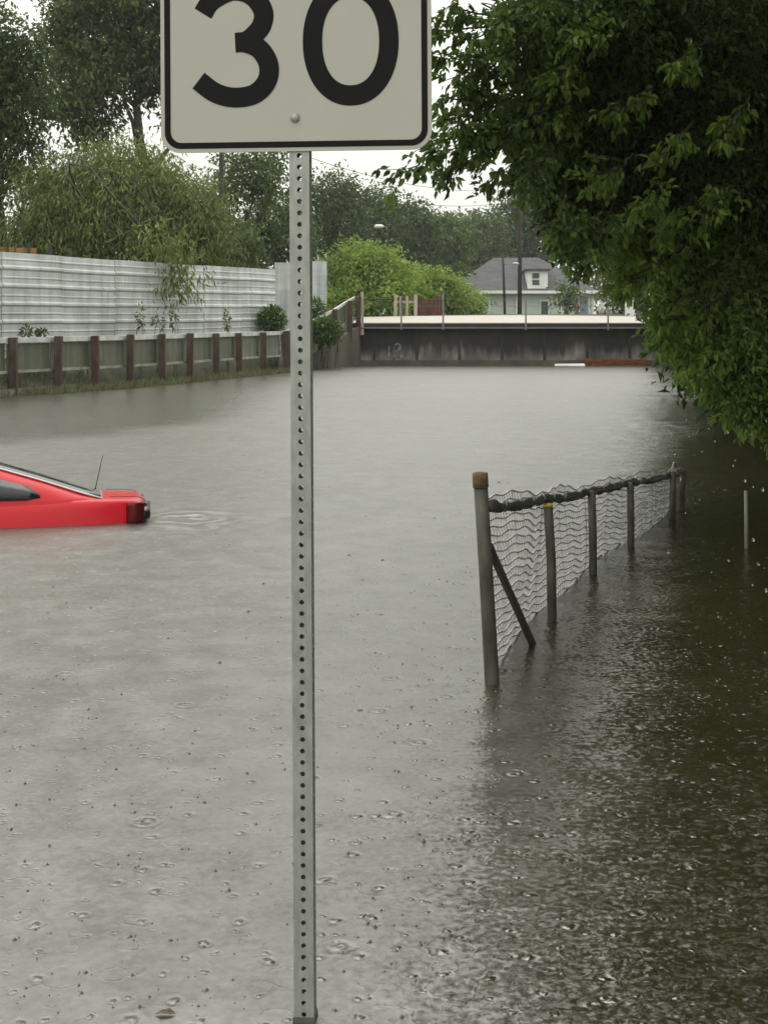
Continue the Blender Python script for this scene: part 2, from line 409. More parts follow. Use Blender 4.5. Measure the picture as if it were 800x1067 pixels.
w = MB(); w.add([(-30, -30, 0), (34, -30, 0), (34, YB + .6, 0), (-30, YB + .6, 0)], [(0, 1, 2, 3)])
structure(w.build('water', M['water']))

# ------------------------------------------------------------------ speed limit sign
SC = .002143; YS = SC * F
def hole_face(mb, width, z0, n, pitch, rad, place, seg=12):
    """strip of n square cells, each with a round hole; place(u, z) -> point"""
    for i in range(n):
        zc = z0 + (i + .5) * pitch; a = width / 2; b = pitch / 2
        outer = []; inner = []
        for k in range(seg):
            th = 2 * math.pi * k / seg; c, s = math.cos(th), math.sin(th)
            q = min(a / abs(c) if abs(c) > 1e-6 else 9, b / abs(s) if abs(s) > 1e-6 else 9)
            outer.append((c * q, s * q)); inner.append((c * rad, s * rad))
        # exact corners
        for sx in (-1, 1):
            for sy in (-1, 1):
                th = math.atan2(sy * b, sx * a) % (2 * math.pi); k = int(round(th / (2 * math.pi / seg))) % seg
                outer[k] = (sx * a, sy * b)
        base = [place(u, zc + zz) for u, zz in outer] + [place(u, zc + zz) for u, zz in inner]
        mb.add(base, [(k, (k + 1) % seg, seg + (k + 1) % seg, seg + k) for k in range(seg)])
def make_sign():
    post_x = (313.5 - CX) * SC
    root = thing('speed_limit_sign', 'white rectangular 30 sign with black border on a perforated steel post standing in the flood', 'road sign',
                 (post_x + .010, YS, 0), (0, R(-.32), R(-4.5)))
    wd = .0445; p = .0254; n = 112; z0 = -.02
    mb = MB(); h = wd / 2; t = .0028
    for q, hh in ((1, h), (0, h - t)):
        ww = 2 * hh
        hole_face(mb, ww, z0, n, p, .0056, lambda u, z: (u, -hh, z))
        hole_face(mb, ww, z0, n, p, .0056, lambda u, z: (u, hh, z))
        hole_face(mb, ww, z0, n, p, .0056, lambda u, z: (hh, u, z))
        hole_face(mb, ww, z0, n, p, .0056, lambda u, z: (-hh, u, z))
    # hole rims
    for i in range(n):
        zc = z0 + (i + .5) * p
        for ax in range(4):
            vs = []
            for dd in (h, h - t):
                for k in range(12):
                    a, b = .0056 * math.cos(k * math.pi / 6), .0056 * math.sin(k * math.pi / 6)
                    vs.append(((a, -dd, zc + b), (a, dd, zc + b), (dd, a, zc + b), (-dd, a, zc + b))[ax])
            mb.add(vs, [(k, (k + 1) % 12, 12 + (k + 1) % 12, 12 + k) for k in range(12)])
    mb.build('post', M['galv'], root)
    sl = MB(); a = .0250; b2 = .0230
    sq = lambda q, z: [(-q, -q, z), (q, -q, z), (q, q, z), (-q, q, z)]
    sl.add(sq(a, -.7) + sq(a, .012) + sq(b2, .012) + sq(b2, -.7),
           [(0, 1, 5, 4), (1, 2, 6, 5), (2, 3, 7, 6), (3, 0, 4, 7), (4, 5, 9, 8), (5, 6, 10, 9), (6, 7, 11, 10), (7, 4, 8, 11)])
    sl.build('anchor_sleeve', M['galv_dark'], root)
    # sign face: local frame, px -> metres about post axis
    yf = -h - .0045
    def S(px, py): return ((px - 311.0) * SC, H - (py - HY) * SC)
    def rr(x0, z0, x1, z1, r, seg=10):
        pts = []
        for cx, cz, a0 in ((x1 - r, z1 - r, 0), (x0 + r, z1 - r, 90), (x0 + r, z0 + r, 180), (x1 - r, z0 + r, 270)):
            for k in range(seg + 1):
                th = R(a0 + 90 * k / seg); pts.append((cx + r * math.cos(th), cz + r * math.sin(th)))
        return pts
    (xl, zb), (xr, zt) = S(166.5, 159), S(448.5, -197)
    mb = MB(); mb.prism(rr(xl, zb, xr, zt, .044), .003); mb.v = [(x, y + yf, z) for x, y, z in mb.v]
    mb.build('panel', M['sign_white'], root, bevel=.0006)
    def ring(o, i, y0, y1):
        n_ = len(o); m_ = MB()
        vs = [(x, y0, z) for x, z in o] + [(x, y0, z) for x, z in i] + [(x, y1, z) for x, z in o] + [(x, y1, z) for x, z in i]
        m_.add(vs, [(k, (k + 1) % n_, n_ + (k + 1) % n_, n_ + k) for k in range(n_)] +
                   [(k, (k + 1) % n_, 2 * n_ + (k + 1) % n_, 2 * n_ + k) for k in range(n_)] +
                   [(n_ + k, n_ + (k + 1) % n_, 3 * n_ + (k + 1) % n_, 3 * n_ + k) for k in range(n_)])
        return m_
    e = 4.2 * SC; e2 = e + 6.2 * SC
    ring(rr(xl + e, zb + e, xr - e, zt - e, .036), rr(xl + e2, zb + e2, xr - e2, zt - e2, .025), yf - .0009, yf - .0002).build('border', M['sign_black'], root)
    # numerals
    def cat(pts, k=8):
        out = []
        pp = [pts[0]] + pts + [pts[-1]]
        for i in range(1, len(pp) - 2):
            p0, p1, p2, p3 = (np.array(q, float) for q in pp[i - 1:i + 3])
            for j in range(k):
                t_ = j / k
                out.append(.5 * (2 * p1 + (p2 - p0) * t_ + (2 * p0 - 5 * p1 + 4 * p2 - p3) * t_ ** 2 + (3 * p1 - p0 - 3 * p2 + p3) * t_ ** 3))
        out.append(np.array(pts[-1], float)); return out
    def stroke(mb, pts, w, y0, y1):
        L_, R_ = [], []
        for i, q in enumerate(pts):
            d = pts[min(i + 1, len(pts) - 1)] - pts[max(i - 1, 0)]; d = d / np.linalg.norm(d); nn = np.array([-d[1], d[0]])
            L_.append(q + nn * w / 2); R_.append(q - nn * w / 2)
        n_ = len(pts); vs = []
        for y in (y0, y1):
            for q in L_ + R_:
                x, z = S(*q); vs.append((x, y, z))
        fs = []
        for i in range(n_ - 1):
            fs += [(i, i + 1, n_ + i + 1, n_ + i), (i, i + 1, 2 * n_ + i + 1, 2 * n_ + i), (n_ + i, n_ + i + 1, 3 * n_ + i + 1, 3 * n_ + i)]
        fs += [(0, n_, 3 * n_, 2 * n_), (n_ - 1, 2 * n_ - 1, 4 * n_ - 1, 3 * n_ - 1)]
        mb.add(vs, fs)
    three = MB()
    stroke(three, cat([(211.5, 14.5), (221, 1.5), (243, -8.5), (263, -3), (274.5, 13), (273, 28), (264, 39), (258, 43.4)]), 20.5, yf - .0009, yf - .0002)
    stroke(three, cat([(245.2, 45.5), (256, 45.6), (271, 53), (280, 69), (278, 86), (265, 99), (244, 102.3), (224, 97), (206.5, 84)]), 20.5, yf - .0013, yf - .0002)
    three.build('numeral', M['sign_black'], root)
    def sup(cx, cy, a, b, ex, n_=64):
        o = []
        for k in range(n_):
            th = 2 * math.pi * k / n_; c, s = math.cos(th), math.sin(th)
            o.append(S(cx + a * math.copysign(abs(c) ** (2 / ex), c), cy + b * math.copysign(abs(s) ** (2 / ex), s)))
        return o
    ring(sup(365.3, 46.3, 49.6, 66.4, 2.12), sup(365.3, 46.3, 29.4, 45.5, 2.2), yf - .0009, yf - .0002).build('numeral', M['sign_black'], root)
    bx, bz = S(307.2, 124.5)
    b = MB()
    b.tube([(bx, yf - .0003, bz), (bx, yf - .0022, bz), (bx, yf - .0055, bz), (bx, yf - .0075, bz)], [.0105, .0105, .0085, .004], 14)
    b.build('bolt', M['galv'], root, True)
    return root
make_sign()

# ------------------------------------------------------------------ wire fence sinking into the water on the right
def make_wire_fence():
    px = [(.445, 6.13, .754), (.822, 7.43, .62), (1.237, 8.76, .495), (1.65, 9.81, .425), (2.2, 11.1, .334), (2.40, 11.66, .311)]
    root = thing('wire_fence', 'sagging wire mesh fence with grey posts going down into the flood water', 'fence', (px[0][0], px[0][1], 0))
    O = Vector(root.location)
    Lp = [Vector((x, y, z)) - O for x, y, z in px]
    fine = []
    for a, b in zip(Lp, Lp[1:]):
        for k in range(16): 
            q = k / 16; p = a.lerp(b, q); fine.append(p - Vector((0, 0, .012 * math.sin(q * math.pi))))
    fine.append(Lp[-1])
    # near terminal post, leaning
    m = MB(); m.tube([(.022, 0, -.6), (.016, 0, -.02), (-.01, 0, .45), (-.034, 0, .845)], [.0315, .0315, .030, .030], 16)
    m.build('post', M['fencepost'], root, True)
    c = MB(); c.tube([(-.0335, 0, .835), (-.036, 0, .88), (-.0365, 0, .897), (-.0365, 0, .900)], [.0335, .0335, .0325, .02], 16); c.build('post_cap', M['rustcap'], root, True)
    for i, (lean, top, r) in enumerate(((.028, -.03, .0245), (.012, .01, .0245), (.006, .01, .0245), (-.01, .02, .026), (-.03, .01, .026))):
        b = Lp[i + 1]; off = Vector((.018, -.045, 0))
        m = MB(); m.tube([b + off + Vector((lean, 0, -b.z - .6)), b + off + Vector((lean * .6, 0, -b.z * .5)), b + off + Vector((0, 0, top))], r, 12)
        po = m.build('post', M['fencepost'], root, True)
        if i == 0:
            q = b + off + Vector((0, 0, top)); k = MB(); k.tube([q - Vector((0, 0, .004)), q + Vector((0, 0, .012))], [.0265, .024], 12); k.build('post_tip', M['yellowpaint'], po, True)
    # rail: rough wrapped pipe
    rail = MB(); rs = [.021 + .006 * math.sin(i * 1.9) + .004 * math.sin(i * .77 + 1) for i in range(len(fine))]
    rail.tube([p + Vector((0, 0, .004 * math.sin(i * 1.3))) for i, p in enumerate(fine)], rs, 9); rail.build('top_rail', M['railwrap'], root, True)
    # twisted strands wound round the rail
    tw = MB(); pts = []
    seg = len(fine) - 1
    for k in range(seg * 8 + 1):
        q = k / 8; i = min(int(q), seg - 1); p = fine[i].lerp(fine[i + 1], q - i); th = k * .21 + .5 * math.sin(k * .05)
        pts.append(p + Vector((math.cos(th) * .019, 0, math.sin(th) * .021)))
    tw.tube(pts, .008, 5); tw.build('rail_wrap', M['railwrap'], root, True)
    # mesh: wavy rows and stays
    tot = [0]
    for a, b in zip(fine, fine[1:]): tot.append(tot[-1] + (b - a).length)
    def at(d):
        for i in range(len(fine) - 1):
            if d <= tot[i + 1] or i == len(fine) - 2:
                return fine[i].lerp(fine[i + 1], (d - tot[i]) / (tot[i + 1] - tot[i]))
    nx = Vector((-.9, .43, 0)).normalized()
    mesh = MB(); nrow = 30
    hum = lambda d: .025 + .026 * abs(math.sin(d * 2.2 + .4)) ** .7 - .012 * math.sin(d * 5.1)
    dl = .03; nd = int(tot[-1] / dl)
    cols = []
    for k in range(nd + 1):
        d = min(.1 + k * dl, tot[-1]); cols.append((d, at(d)))
    for r in range(nrow):
        pts = []
        for d, p in cols:
            u = r * .0365
            sag = .008 * math.sin(d * 2.6 + .5) + .004 * math.sin(d * 7.1 + r * .25)
            z = p.z + hum(d) - u + sag * min(1, r / 4) + .006 * math.sin(d * 2 * math.pi / .34 + (r % 3) * 1.1)
            pts.append(Vector((p.x, p.y, z)) + nx * (.045 + .02 * math.sin(d * 3.3 + r * .2)))
        mesh.tube(pts, .0050, 4)
    for k in range(int(tot[-1] / .05)):             # fine diagonal wires between the rows
        d0 = .12 + k * .05; pts = []
        for r in range(0, nrow):
            d = min(d0 + .028 * (r % 2), tot[-1]); p = at(d)
            sag = .008 * math.sin(d * 2.6 + .5) + .004 * math.sin(d * 7.1 + r * .25)
            pts.append(Vector((p.x, p.y, p.z + hum(d) - r * .0365 + sag * min(1, r / 4))) + nx * (.045 + .02 * math.sin(d * 3.3 + r * .2)))
        mesh.tube(pts, .0019, 3)
    k = 0; d = .12
    while d < tot[-1]:
        p = at(d); pts = []
        for r in range(nrow):
            sag = .008 * math.sin(d * 2.6 + .5) + .004 * math.sin(d * 7.1 + r * .25)
            pts.append(Vector((p.x, p.y, p.z + hum(d) - r * .0365 + sag * min(1, r / 4))) + nx * (.045 + .02 * math.sin(d * 3.3 + r * .2) + .006 * (r % 2)))
        mesh.tube(pts, .0022 if k % 4 else .005, 4); d += .17; k += 1
    mesh.build('wire_mesh', M['wire'], root)
    # brace in the plane of the fence
    b = MB(); a0 = Vector((.0, -.012, .588)); b0 = Vector((.338, .95, -.17))
    b.beam(a0, b0, .024, .036); b.build('brace', M['brace'], root, bevel=.004)
make_wire_fence()
q = Wt(777, 571); m = MB(); m.tube([(0.004, 0, -.5), (0, 0, .15), (-.003, 0, .385)], [.013, .013, .012], 8)
o = m.build('stake', M['stake'], None, True); o.location = q; tag(o, 'thin pale grey stake sticking out of the dark water by itself', 'stake')

# ------------------------------------------------------------------ red car
def make_car():
    root = thing('car', 'red coupe sunk to its rear window in the flood, only boot and roof showing', 'car')
    ST = [(-4.55, .50, .62, .40), (-4.40, .72, .70, .28), (-4.0, .84, .78, .20), (-3.3, .88, .88, .18), (-2.9, .89, .93, .18), (-2.0, .90, .96, .18), (-1.1, .905, .985, .18),
          (-.75, .90, .995, .2), (-.40, .885, .995, .24), (-.18, .86, .99, .28), (-.07, .835, .985, .32), (-.015, .80, .965, .36), (.015, .74, .90, .42), (.02, .70, .80, .5)]
    sec = []
    for x, wv, zd, zb in ST:
        hgt = zd - zb
        half = [(wv * .80, zb), (wv * .95, zb + hgt * .12), (wv, zb + hgt * .4), (wv * .995, zb + hgt * .62), (wv * .985, zb + hgt * .72), (wv * .965, zb + hgt * .86),
                (wv * .93, zd - .022), (wv * .88, zd - .004), (wv * .6, zd + .012), (0, zd + .02)]
        ring = [(x - (.0 if x < -.3 else .10 * (abs(y) / .85) ** 3), -y, z) for y, z in half] + [(x - (.0 if x < -.3 else .10 * (abs(y) / .85) ** 3), y, z) for y, z in half[-2::-1]]
        sec.append(ring)
    mb = MB(); n = len(sec[0]); vs = [p for r in sec for p in r]
    fs = [(i * n + k, i * n + k + 1, (i + 1) * n + k + 1, (i + 1) * n + k) for i in range(len(sec) - 1) for k in range(n - 1)]
    fs += [(i * n + n - 1, i * n, (i + 1) * n, (i + 1) * n + n - 1) for i in range(len(sec) - 1)]
    fs += [tuple(range(n)), tuple((len(sec) - 1) * n + k for k in range(n))]
    mb.add(vs, fs); body = mb.build('body', M['carred'], root, True)
    s = body.modifiers.new('Sub', 'SUBSURF'); s.levels = s.render_levels = 2
    # greenhouse
    G = [(-3.15, .93, .80, .84), (-2.75, 1.13, .70, .835), (-2.35, 1.315, .60, .83), (-1.95, 1.37, .58, .83), (-1.6, 1.345, .585, .83), (-1.2, 1.262, .61, .835), (-.8, 1.138, .66, .835), (-.5, 1.035, .70, .82), (-.33, .985, .74, .80)]
    sec = []
    for x, zr, wt, wb in G:
        zb = .93
        half = [(wb, zb), (wb * .96 + wt * .04, zb + (zr - zb) * .3), (wb * .45 + wt * .55, zb + (zr - zb) * .75), (wt + .02, zr - .022 * min(1, (zr - zb) / .1)), (wt - .03, zr), (wt * .5, zr + .015), (0, zr + .02)]
        sec.append([(x, -y, z) for y, z in half] + [(x, y, z) for y, z in half[-2::-1]])
    mb = MB(); n = len(sec[0])
    mb.add([p for r in sec for p in r], [(i * n + k, i * n + k + 1, (i + 1) * n + k + 1, (i + 1) * n + k) for i in range(len(sec) - 1) for k in range(n - 1)])
    mb.build('roof', M['carred'], root, True)
    def gi(x, j):
        for a, b in zip(G, G[1:]):
            if a[0] <= x <= b[0]: return a[j] + (b[j] - a[j]) * (x - a[0]) / (b[0] - a[0])
    # rear window and windscreen: bent sheets just above the shell
    def top_sheet(xs, name, m_, inset, lift, parent=root, e0=None, e1=None):
        mb = MB(); ring = []
        for x in xs:
            zr, wt = gi(x, 1), gi(x, 2); wv = wt - inset
            ring.append([(x, wv * f, zr + .02 - .02 * abs(f) ** 2.2 + lift) for f in (-1, -.6, -.3, 0, .3, .6, 1)])
        vs = [p for r in ring for p in r] + [(x, y, z - .006) for r in ring for x, y, z in r]; k_ = 7; nn = len(ring); off = nn * k_
        fs = [(i * k_ + j, i * k_ + j + 1, (i + 1) * k_ + j + 1, (i + 1) * k_ + j) for i in range(nn - 1) for j in range(k_ - 1)]
        fs += [tuple(q + off for q in f) for f in fs]
        per = [j for j in range(k_)] + [i * k_ + k_ - 1 for i in range(1, nn)] + [(nn - 1) * k_ + j for j in range(k_ - 2, -1, -1)] + [i * k_ for i in range(nn - 2, 0, -1)]
        fs += [(a, b, b + off, a + off) for a, b in zip(per, per[1:] + per[:1])]
        mb.add(vs, fs); return mb.build(name, m_, parent, True)
    top_sheet(np.linspace(-1.42, -.36, 10), 'rear_window', M['glass_rear'], .085, .006)
    top_sheet(np.linspace(-1.44, -.34, 10), 'window_seal_sheen', M['pillarsheen'], -.004, .001)  # window seal painted pale to stand for sky reflected along the pillar edge
    top_sheet(np.linspace(-3.1, -2.42, 8), 'windscreen', M['glass_rear'], .05, .004)
    # side glass on both flanks
    for sgn in (-1, 1):
        poly = [(-.80, 1.02), (-.835, 1.065), (-.90, 1.10), (-1.1, 1.155), (-1.5, 1.235), (-1.95, 1.262), (-2.3, 1.22), (-2.85, 1.03), (-2.85, .985), (-1.6, 1.0), (-.92, 1.0), (-.84, 1.0)]
        def y_at(x, z):
            zr, wt, wb = gi(x, 1), gi(x, 2), gi(x, 3); zb = .93; f = min(1, max(0, (z - zb) / max(.02, zr - zb)))
            pr = [(0, wb), (.3, wb * .96 + wt * .04), (.75, wb * .45 + wt * .55), (1, wt + .02)]
            return float(np.interp(f, [a for a, b in pr], [b for a, b in pr]))
        g = MB(); cen = (-1.6, 1.1); nn = len(poly); vs = []
        for (x, z) in poly: vs.append((x, sgn * (y_at(x, z) + .006), z))
        # split in vertical strips so the glass follows the flank
        xs = np.linspace(-.81, -2.83, 24); up = []; dn = []
        top_ = sorted(poly[:8], key=lambda q: q[0]); bot = sorted(poly[8:] + [(-.80, 1.02)], key=lambda q: q[0])
        for x in xs:
            zt = float(np.interp(x, [a for a, b in top_], [b for a, b in top_])); zb_ = float(np.interp(x, [a for a, b in bot], [b for a, b in bot]))
            col = [zb_ + (zt - zb_) * q_ for q_ in (0, .5, 1)]
            up.append([(x, sgn * (y_at(x, z) + .007), z) for z in col])
        vs = [p for c in up for p in c]
        fs = [(i * 3 + j, i * 3 + j + 1, i * 3 + j + 4, i * 3 + j + 3) for i in range(len(up) - 1) for j in range(2)]
        g.add(vs, fs); so = g.build('side_window', M['glass_dark'], root, True)
        sm = so.modifiers.new('Solid', 'SOLIDIFY'); sm.thickness = .004; sm.offset = 0
        # tail lamp wrapping the rear corner
        tl = MB(); ring = []
        for (x, y) in ((-.155, .862), (-.115, .866), (-.075, .845), (-.045, .80), (-.02, .72), (.005, .60)):
            ring.append([(x + .006, sgn * (y + .004), z) for z in (.80, .83, .93, .955)])
        vs = [p for r in ring for p in r] + [(x - .03, y * .95, z) for r in ring for x, y, z in r]; off = 24
        fs = [(i * 4 + j, i * 4 + j + 1, i * 4 + j + 5, i * 4 + j + 4) for i in range(5) for j in range(3)]
        fs += [tuple(q_ + off for q_ in f) for f in fs]
        per = [0, 1, 2, 3, 7, 11, 15, 19, 23, 22, 21, 20, 16, 12, 8, 4]; fs += [(a, b, b + off, a + off) for a, b in zip(per, per[1:] + per[:1])]
        tl.add(vs, fs); t_ = tl.build('tail_light', M['tail'], root, True)
        bk = MB(); bk.tube([(-.040, sgn * .775, .865), (-.020, sgn * .795, .865)], [.040, .034], 14); bk.build('lamp_insert', M['blackrub'], t_, True)
        ln = MB(); ln.tube([(-.038, sgn * .795, .905), (-.022, sgn * .81, .905)], [.022, .014], 12); ln.build('lens', M['lens_clear'], t_, True)
        hl = MB(); hl.box((-4.36, sgn * .58, .62), (.16, .26, .1)); hl.build('headlight', M['lens_clear'], root, bevel=.03)
        for xw in (-3.72, -.95):
            wl = MB(); wl.tube([(xw, sgn * .68, .31), (xw, sgn * .70, .31), (xw, sgn * .88, .31), (xw, sgn * .90, .31)], [.28, .315, .315, .28], 24)
            wo = wl.build('wheel', M['tyre'], root, True)
            ri = MB(); ri.tube([(xw, sgn * .885, .31), (xw, sgn * .906, .31)], [.2, .19], 20); ri.build('rim', M['rim'], wo)
    for sgn in (-1, 1):                       # shut lines of the boot lid
        sm_ = MB(); sm_.tube([(-.30, sgn * .72, 1.003), (-.16, sgn * .725, 1.0), (-.075, sgn * .70, .992), (-.035, sgn * .695, .97), (-.012, sgn * .69, .92)], .0022, 5)
        sm_.build('shut_line', M['blackrub'], root)
    an = MB(); an.tube([(-.40, .35, .99), (-.392, .35, 1.03)], [.012, .007], 8); an.tube([(-.392, .35, 1.03), (-.33, .35, 1.30)], [.0042, .0025], 6)
    an.build('antenna', M['blackrub'], root)
    a = R(12)
    rot = Matrix.Rotation(a, 4, 'Z') @ Matrix.Rotation(R(-4.6), 4, 'X') @ Matrix.Rotation(R(-.3), 4, 'Y')
    # near rear corner at the waterline
    ref = rot @ Vector((-.08, -.86, .80))
    q = Wt(146, 545.5)
    root.matrix_world = Matrix.Translation(q - ref) @ rot
    return root
make_car()

def infill_mat():
    m, t, b, o = nt('weathered_infill_sheet')
    c1 = ramp(t, noise(t, coords(t), 1.1, 5), [(.28, (.085, .105, .045)), (.42, (.15, .165, .085)), (.55, (.20, .20, .13)), (.66, (.25, .26, .23)), (.78, (.34, .34, .34))])
    c2 = ramp(t, noise(t, coords(t, (1, 1, .14)), 7, 5), [(.32, (.38, .42, .30)), (.6, (1, 1, 1))])
    mx = t.nodes.new('ShaderNodeMixRGB'); mx.blend_type = 'MULTIPLY'; mx.inputs[0].default_value = .85
    t.links.new(c1, mx.inputs[1]); t.links.new(c2, mx.inputs[2]); t.links.new(mx.outputs[0], b.inputs['Base Color']); b.inputs['Roughness'].default_value = .75
    return m
M['infill'] = infill_mat()
# ------------------------------------------------------------------ guard fence on the left bank
def guard_fence(name, label, pts, zs, base, extra=0, rail_h=.10):
    root = thing(name, label, 'guard rail', (pts[0][0], pts[0][1], 0)); O = Vector(root.location)
    tops = [Vector((x, y, z)) - O for (x, y), z in zip(pts, zs)]
    for i, p in enumerate(tops):
        d = (tops[min(i + 1, len(tops) - 1)] - tops[max(i - 1, 0)]); d.z = 0; d.normalize()
        m = MB(); jz = rng.normal() * .015
        m.beam(p + Vector((0, 0, -p.z + base[i] - .3)), p + Vector((rng.normal() * .022, 0, .025 + jz)), .15, .17)
        m.build('post', M['rustpost'], root, bevel=.01)
    side = Vector((.35, .9, 0))
    for nm, dz, hh, m_, w_ in (('top_rail', -.04, rail_h, M['rail'], .05), ('lower_rail', -.66, .055, M['railworn'], .05)):
        r = MB()
        for a, b in zip(tops, tops[1:]):
            d = (b - a); dd = d.copy(); dd.z = 0; nrm = Vector((-dd.y, dd.x, 0)).normalized()
            nrm = nrm * (.115 if nrm.y > 0 else -.115)
            e = d.normalized() * .002
            zz = dz if nm == 'top_rail' else None
            a_ = a + nrm + Vector((0, 0, dz)); b_ = b + nrm + Vector((0, 0, dz))
            r.beam(a_ + e, b_ - e, w_, hh)
        r.build(nm, m_, root)
    g = MB()
    for a, b in zip(tops, tops[1:]):
        dd = (b - a); L = Vector((dd.x, dd.y, 0)).length; nrm = Vector((-dd.y, dd.x, 0)).normalized(); nrm = nrm * (.16 if nrm.y > 0 else -.16)
        hgt = .58; st = .075
        k = -hgt
        while k < L:
            for s_ in (1, -1):
                u0, u1 = max(0, k), min(L, k + hgt)
                if u1 <= u0: continue
                z0, z1 = (u0 - k), (u1 - k)
                if s_ < 0: z0, z1 = hgt - z0, hgt - z1
                pa = a.lerp(b, u0 / L) + nrm + Vector((0, 0, z0 - .66)); pb = a.lerp(b, u1 / L) + nrm + Vector((0, 0, z1 - .66))
                w2 = Vector((0, 0, .006)); g.add([pa - w2, pb - w2, pb + w2, pa + w2], [(0, 1, 2, 3)])
            k += st
    g.build('wire_mesh', M['panelmesh'], root)
    for a, b in zip(tops, tops[1:]):
        dd = (b - a); nrm = Vector((-dd.y, dd.x, 0)).normalized(); nrm = nrm * (.20 if nrm.y > 0 else -.20)
        i_ = MB(); e = dd.normalized() * .02; zz = Vector((0, 0, -.36 + rng.normal() * .015)); i_.beam(a + nrm + zz + e, b + nrm + zz - e, .03, .58); i_.build('infill_panel', M['infill'], root)
    return root
gx = [-46, -14, 15, 60, 100, 136, 170, 198, 226, 250, 275, 298]
gp = []; 
for x in gx:
    wy = float(np.interp(x, [-50, 0, 150, 290, 300], [424, 414, 403, 389, 388])); q = Wt(x, wy); sft = 1 + .45 / q.y
    gp.append((q.x * sft, q.y * sft))
guard_fence('guard_rail', 'low rust brown post and pale rail fence along the left bank, wire mesh between posts', gp, [1.11] * len(gp), [.3] * len(gp))
ap = [(300, 40.2, 345), (317, 41.2, 338), (334, 42.1, 331), (350, 43.0, 323), (364, 43.8, 314), (373, 44.3, 309)]
app = [(P(x, 0, y).x, y) for x, y, _ in ap]; apz = [P(0, yy, y).z for _, y, yy in ap]
guard_fence('guard_rail', 'short rising brown guard fence that climbs to the left end of the bridge', app, apz, [z - .95 for z in apz], rail_h=.08)
# wing wall under it
ww = thing('wing_wall', 'dark stained concrete wing wall left of the bridge abutment', 'wall', (app[1][0], app[1][1], 0))
mb = MB(); line = [(x + .02, y - .12) for x, y in app[:]] + [(-.72, 44.55)]
tops_ = [z - .93 for z in apz] + [apz[-1] - .93]
for (a, b, ta, tb) in zip(line, line[1:], tops_, tops_[1:]):
    ta = max(ta, .35); tb = max(tb, .35)
    va = [(a[0], a[1], -.8), (b[0], b[1], -.8), (b[0], b[1], tb), (a[0], a[1], ta)]
    vb = [(x - .1, y + .35, z) for x, y, z in va]
    O = Vector(ww.location)
    mb.add([Vector(p) - O for p in va + vb], [(0, 1, 2, 3), (7, 6, 5, 4), (0, 4, 5, 1), (1, 5, 6, 2), (2, 6, 7, 3), (3, 7, 4, 0)])
mb.build('wall_face', M['wingwall'], ww)
# kerb along the water
kb = MB(); kp = [Wt(x, y) for x, y in ((-80, 429), (-40, 421), (0, 413.5), (40, 409.5), (80, 407))]
for a, b in zip(kp, kp[1:]): kb.beam(a + Vector((-.1, .1, .03)), b + Vector((-.1, .1, .03)), .2, .18)
structure(kb.build('kerb', M['kerb']))

# ------------------------------------------------------------------ corrugated metal fence
def corrugated():
    P0, P1 = P(-70, 328, 27.3), P(287, 328, 41.3)
    P0.z = P1.z = 0; d = (P1 - P0); L = d.length; d.normalize(); nrm = Vector((d.y, -d.x, 0))
    if nrm.y > 0: nrm = -nrm
    root = thing('metal_fence', 'long white corrugated metal fence with horizontal ribs behind the left bank', 'fence', P0)
    zb, zt = .62, 2.84
    # horizontal ribs: profile over z
    prof = []; z = zb; k = 0
    pitch = .37
    while z < zt - .05:
        for dz, o in ((0, 0), (.035, .035), (.075, .035), (.11, 0), (.20, 0), (.215, .012), (.235, .012), (.25, 0)):
            if z + dz < zt: prof.append((z + dz, o))
        z += pitch
    prof.append((zt, 0))
    nseg = 7
    for s in range(nseg):                     # sheets side by side, each slightly uneven
        u0, u1 = L * s / nseg, L * (s + 1) / nseg - .012
        dz = rng.normal() * .012; dn = (s % 2) * .006
        mb = MB(); cols = 10; vs = []
        for i in range(cols + 1):
            u = u0 + (u1 - u0) * i / cols; wob = .012 * math.sin(u * 1.7) + .01 * math.sin(u * 4.3)
            for z, o in prof:
                p = d * u + nrm * (o + dn + wob * math.sin(z * 2)); vs.append((p.x, p.y, z + dz + .007 * math.sin(u * .6) * (z / zt)))
        n = len(prof)
        mb.add(vs, [(i * n + j, i * n + j + 1, (i + 1) * n + j + 1, (i + 1) * n + j) for i in range(cols) for j in range(n - 1)])
        o = mb.build('sheet', M['corr'], root); sm = o.modifiers.new('Solid', 'SOLIDIFY'); sm.thickness = .004
    mb = MB()
    for s in range(nseg + 1):
        p = d * min(L * s / nseg, L - .04) - nrm * .08; mb = MB(); mb.box((p.x, p.y, 1.2), (.1, .1, 3.0)); mb.build('post', M['darkpost'], root)
    return root
def corr_mat():
    m, t, b, o = nt('white_painted_metal')
    v = coords(t, (.5, .5, 2.2)); f = noise(t, v, 1.6, 6)
    c1 = ramp(t, f, [(.3, (.40, .42, .425)), (.55, (.54, .56, .565)), (.75, (.62, .63, .63))])
    v2 = coords(t, (3, 3, .35)); f2 = noise(t, v2, 1.5, 5)
    mx = t.nodes.new('ShaderNodeMixRGB'); mx.blend_type = 'MULTIPLY'; mx.inputs[0].default_value = .7
    t.links.new(c1, mx.inputs[1]); t.links.new(ramp(t, f2, [(.35, (.62, .62, .56)), (.6, (1, 1, 1))]), mx.inputs[2])
    t.links.new(mx.outputs[0], b.inputs['Base Color']); b.inputs['Roughness'].default_value = .45; b.inputs['Metallic'].default_value = .15
    return m
M['corr'] = corr_mat()
corrugated()
rt = thing('metal_fence', 'short plain white metal fence return facing the road, end of the ribbed fence', 'fence', P(287, 328, 43.6) - Vector((0, 0, 0)))
rt.location.z = 0
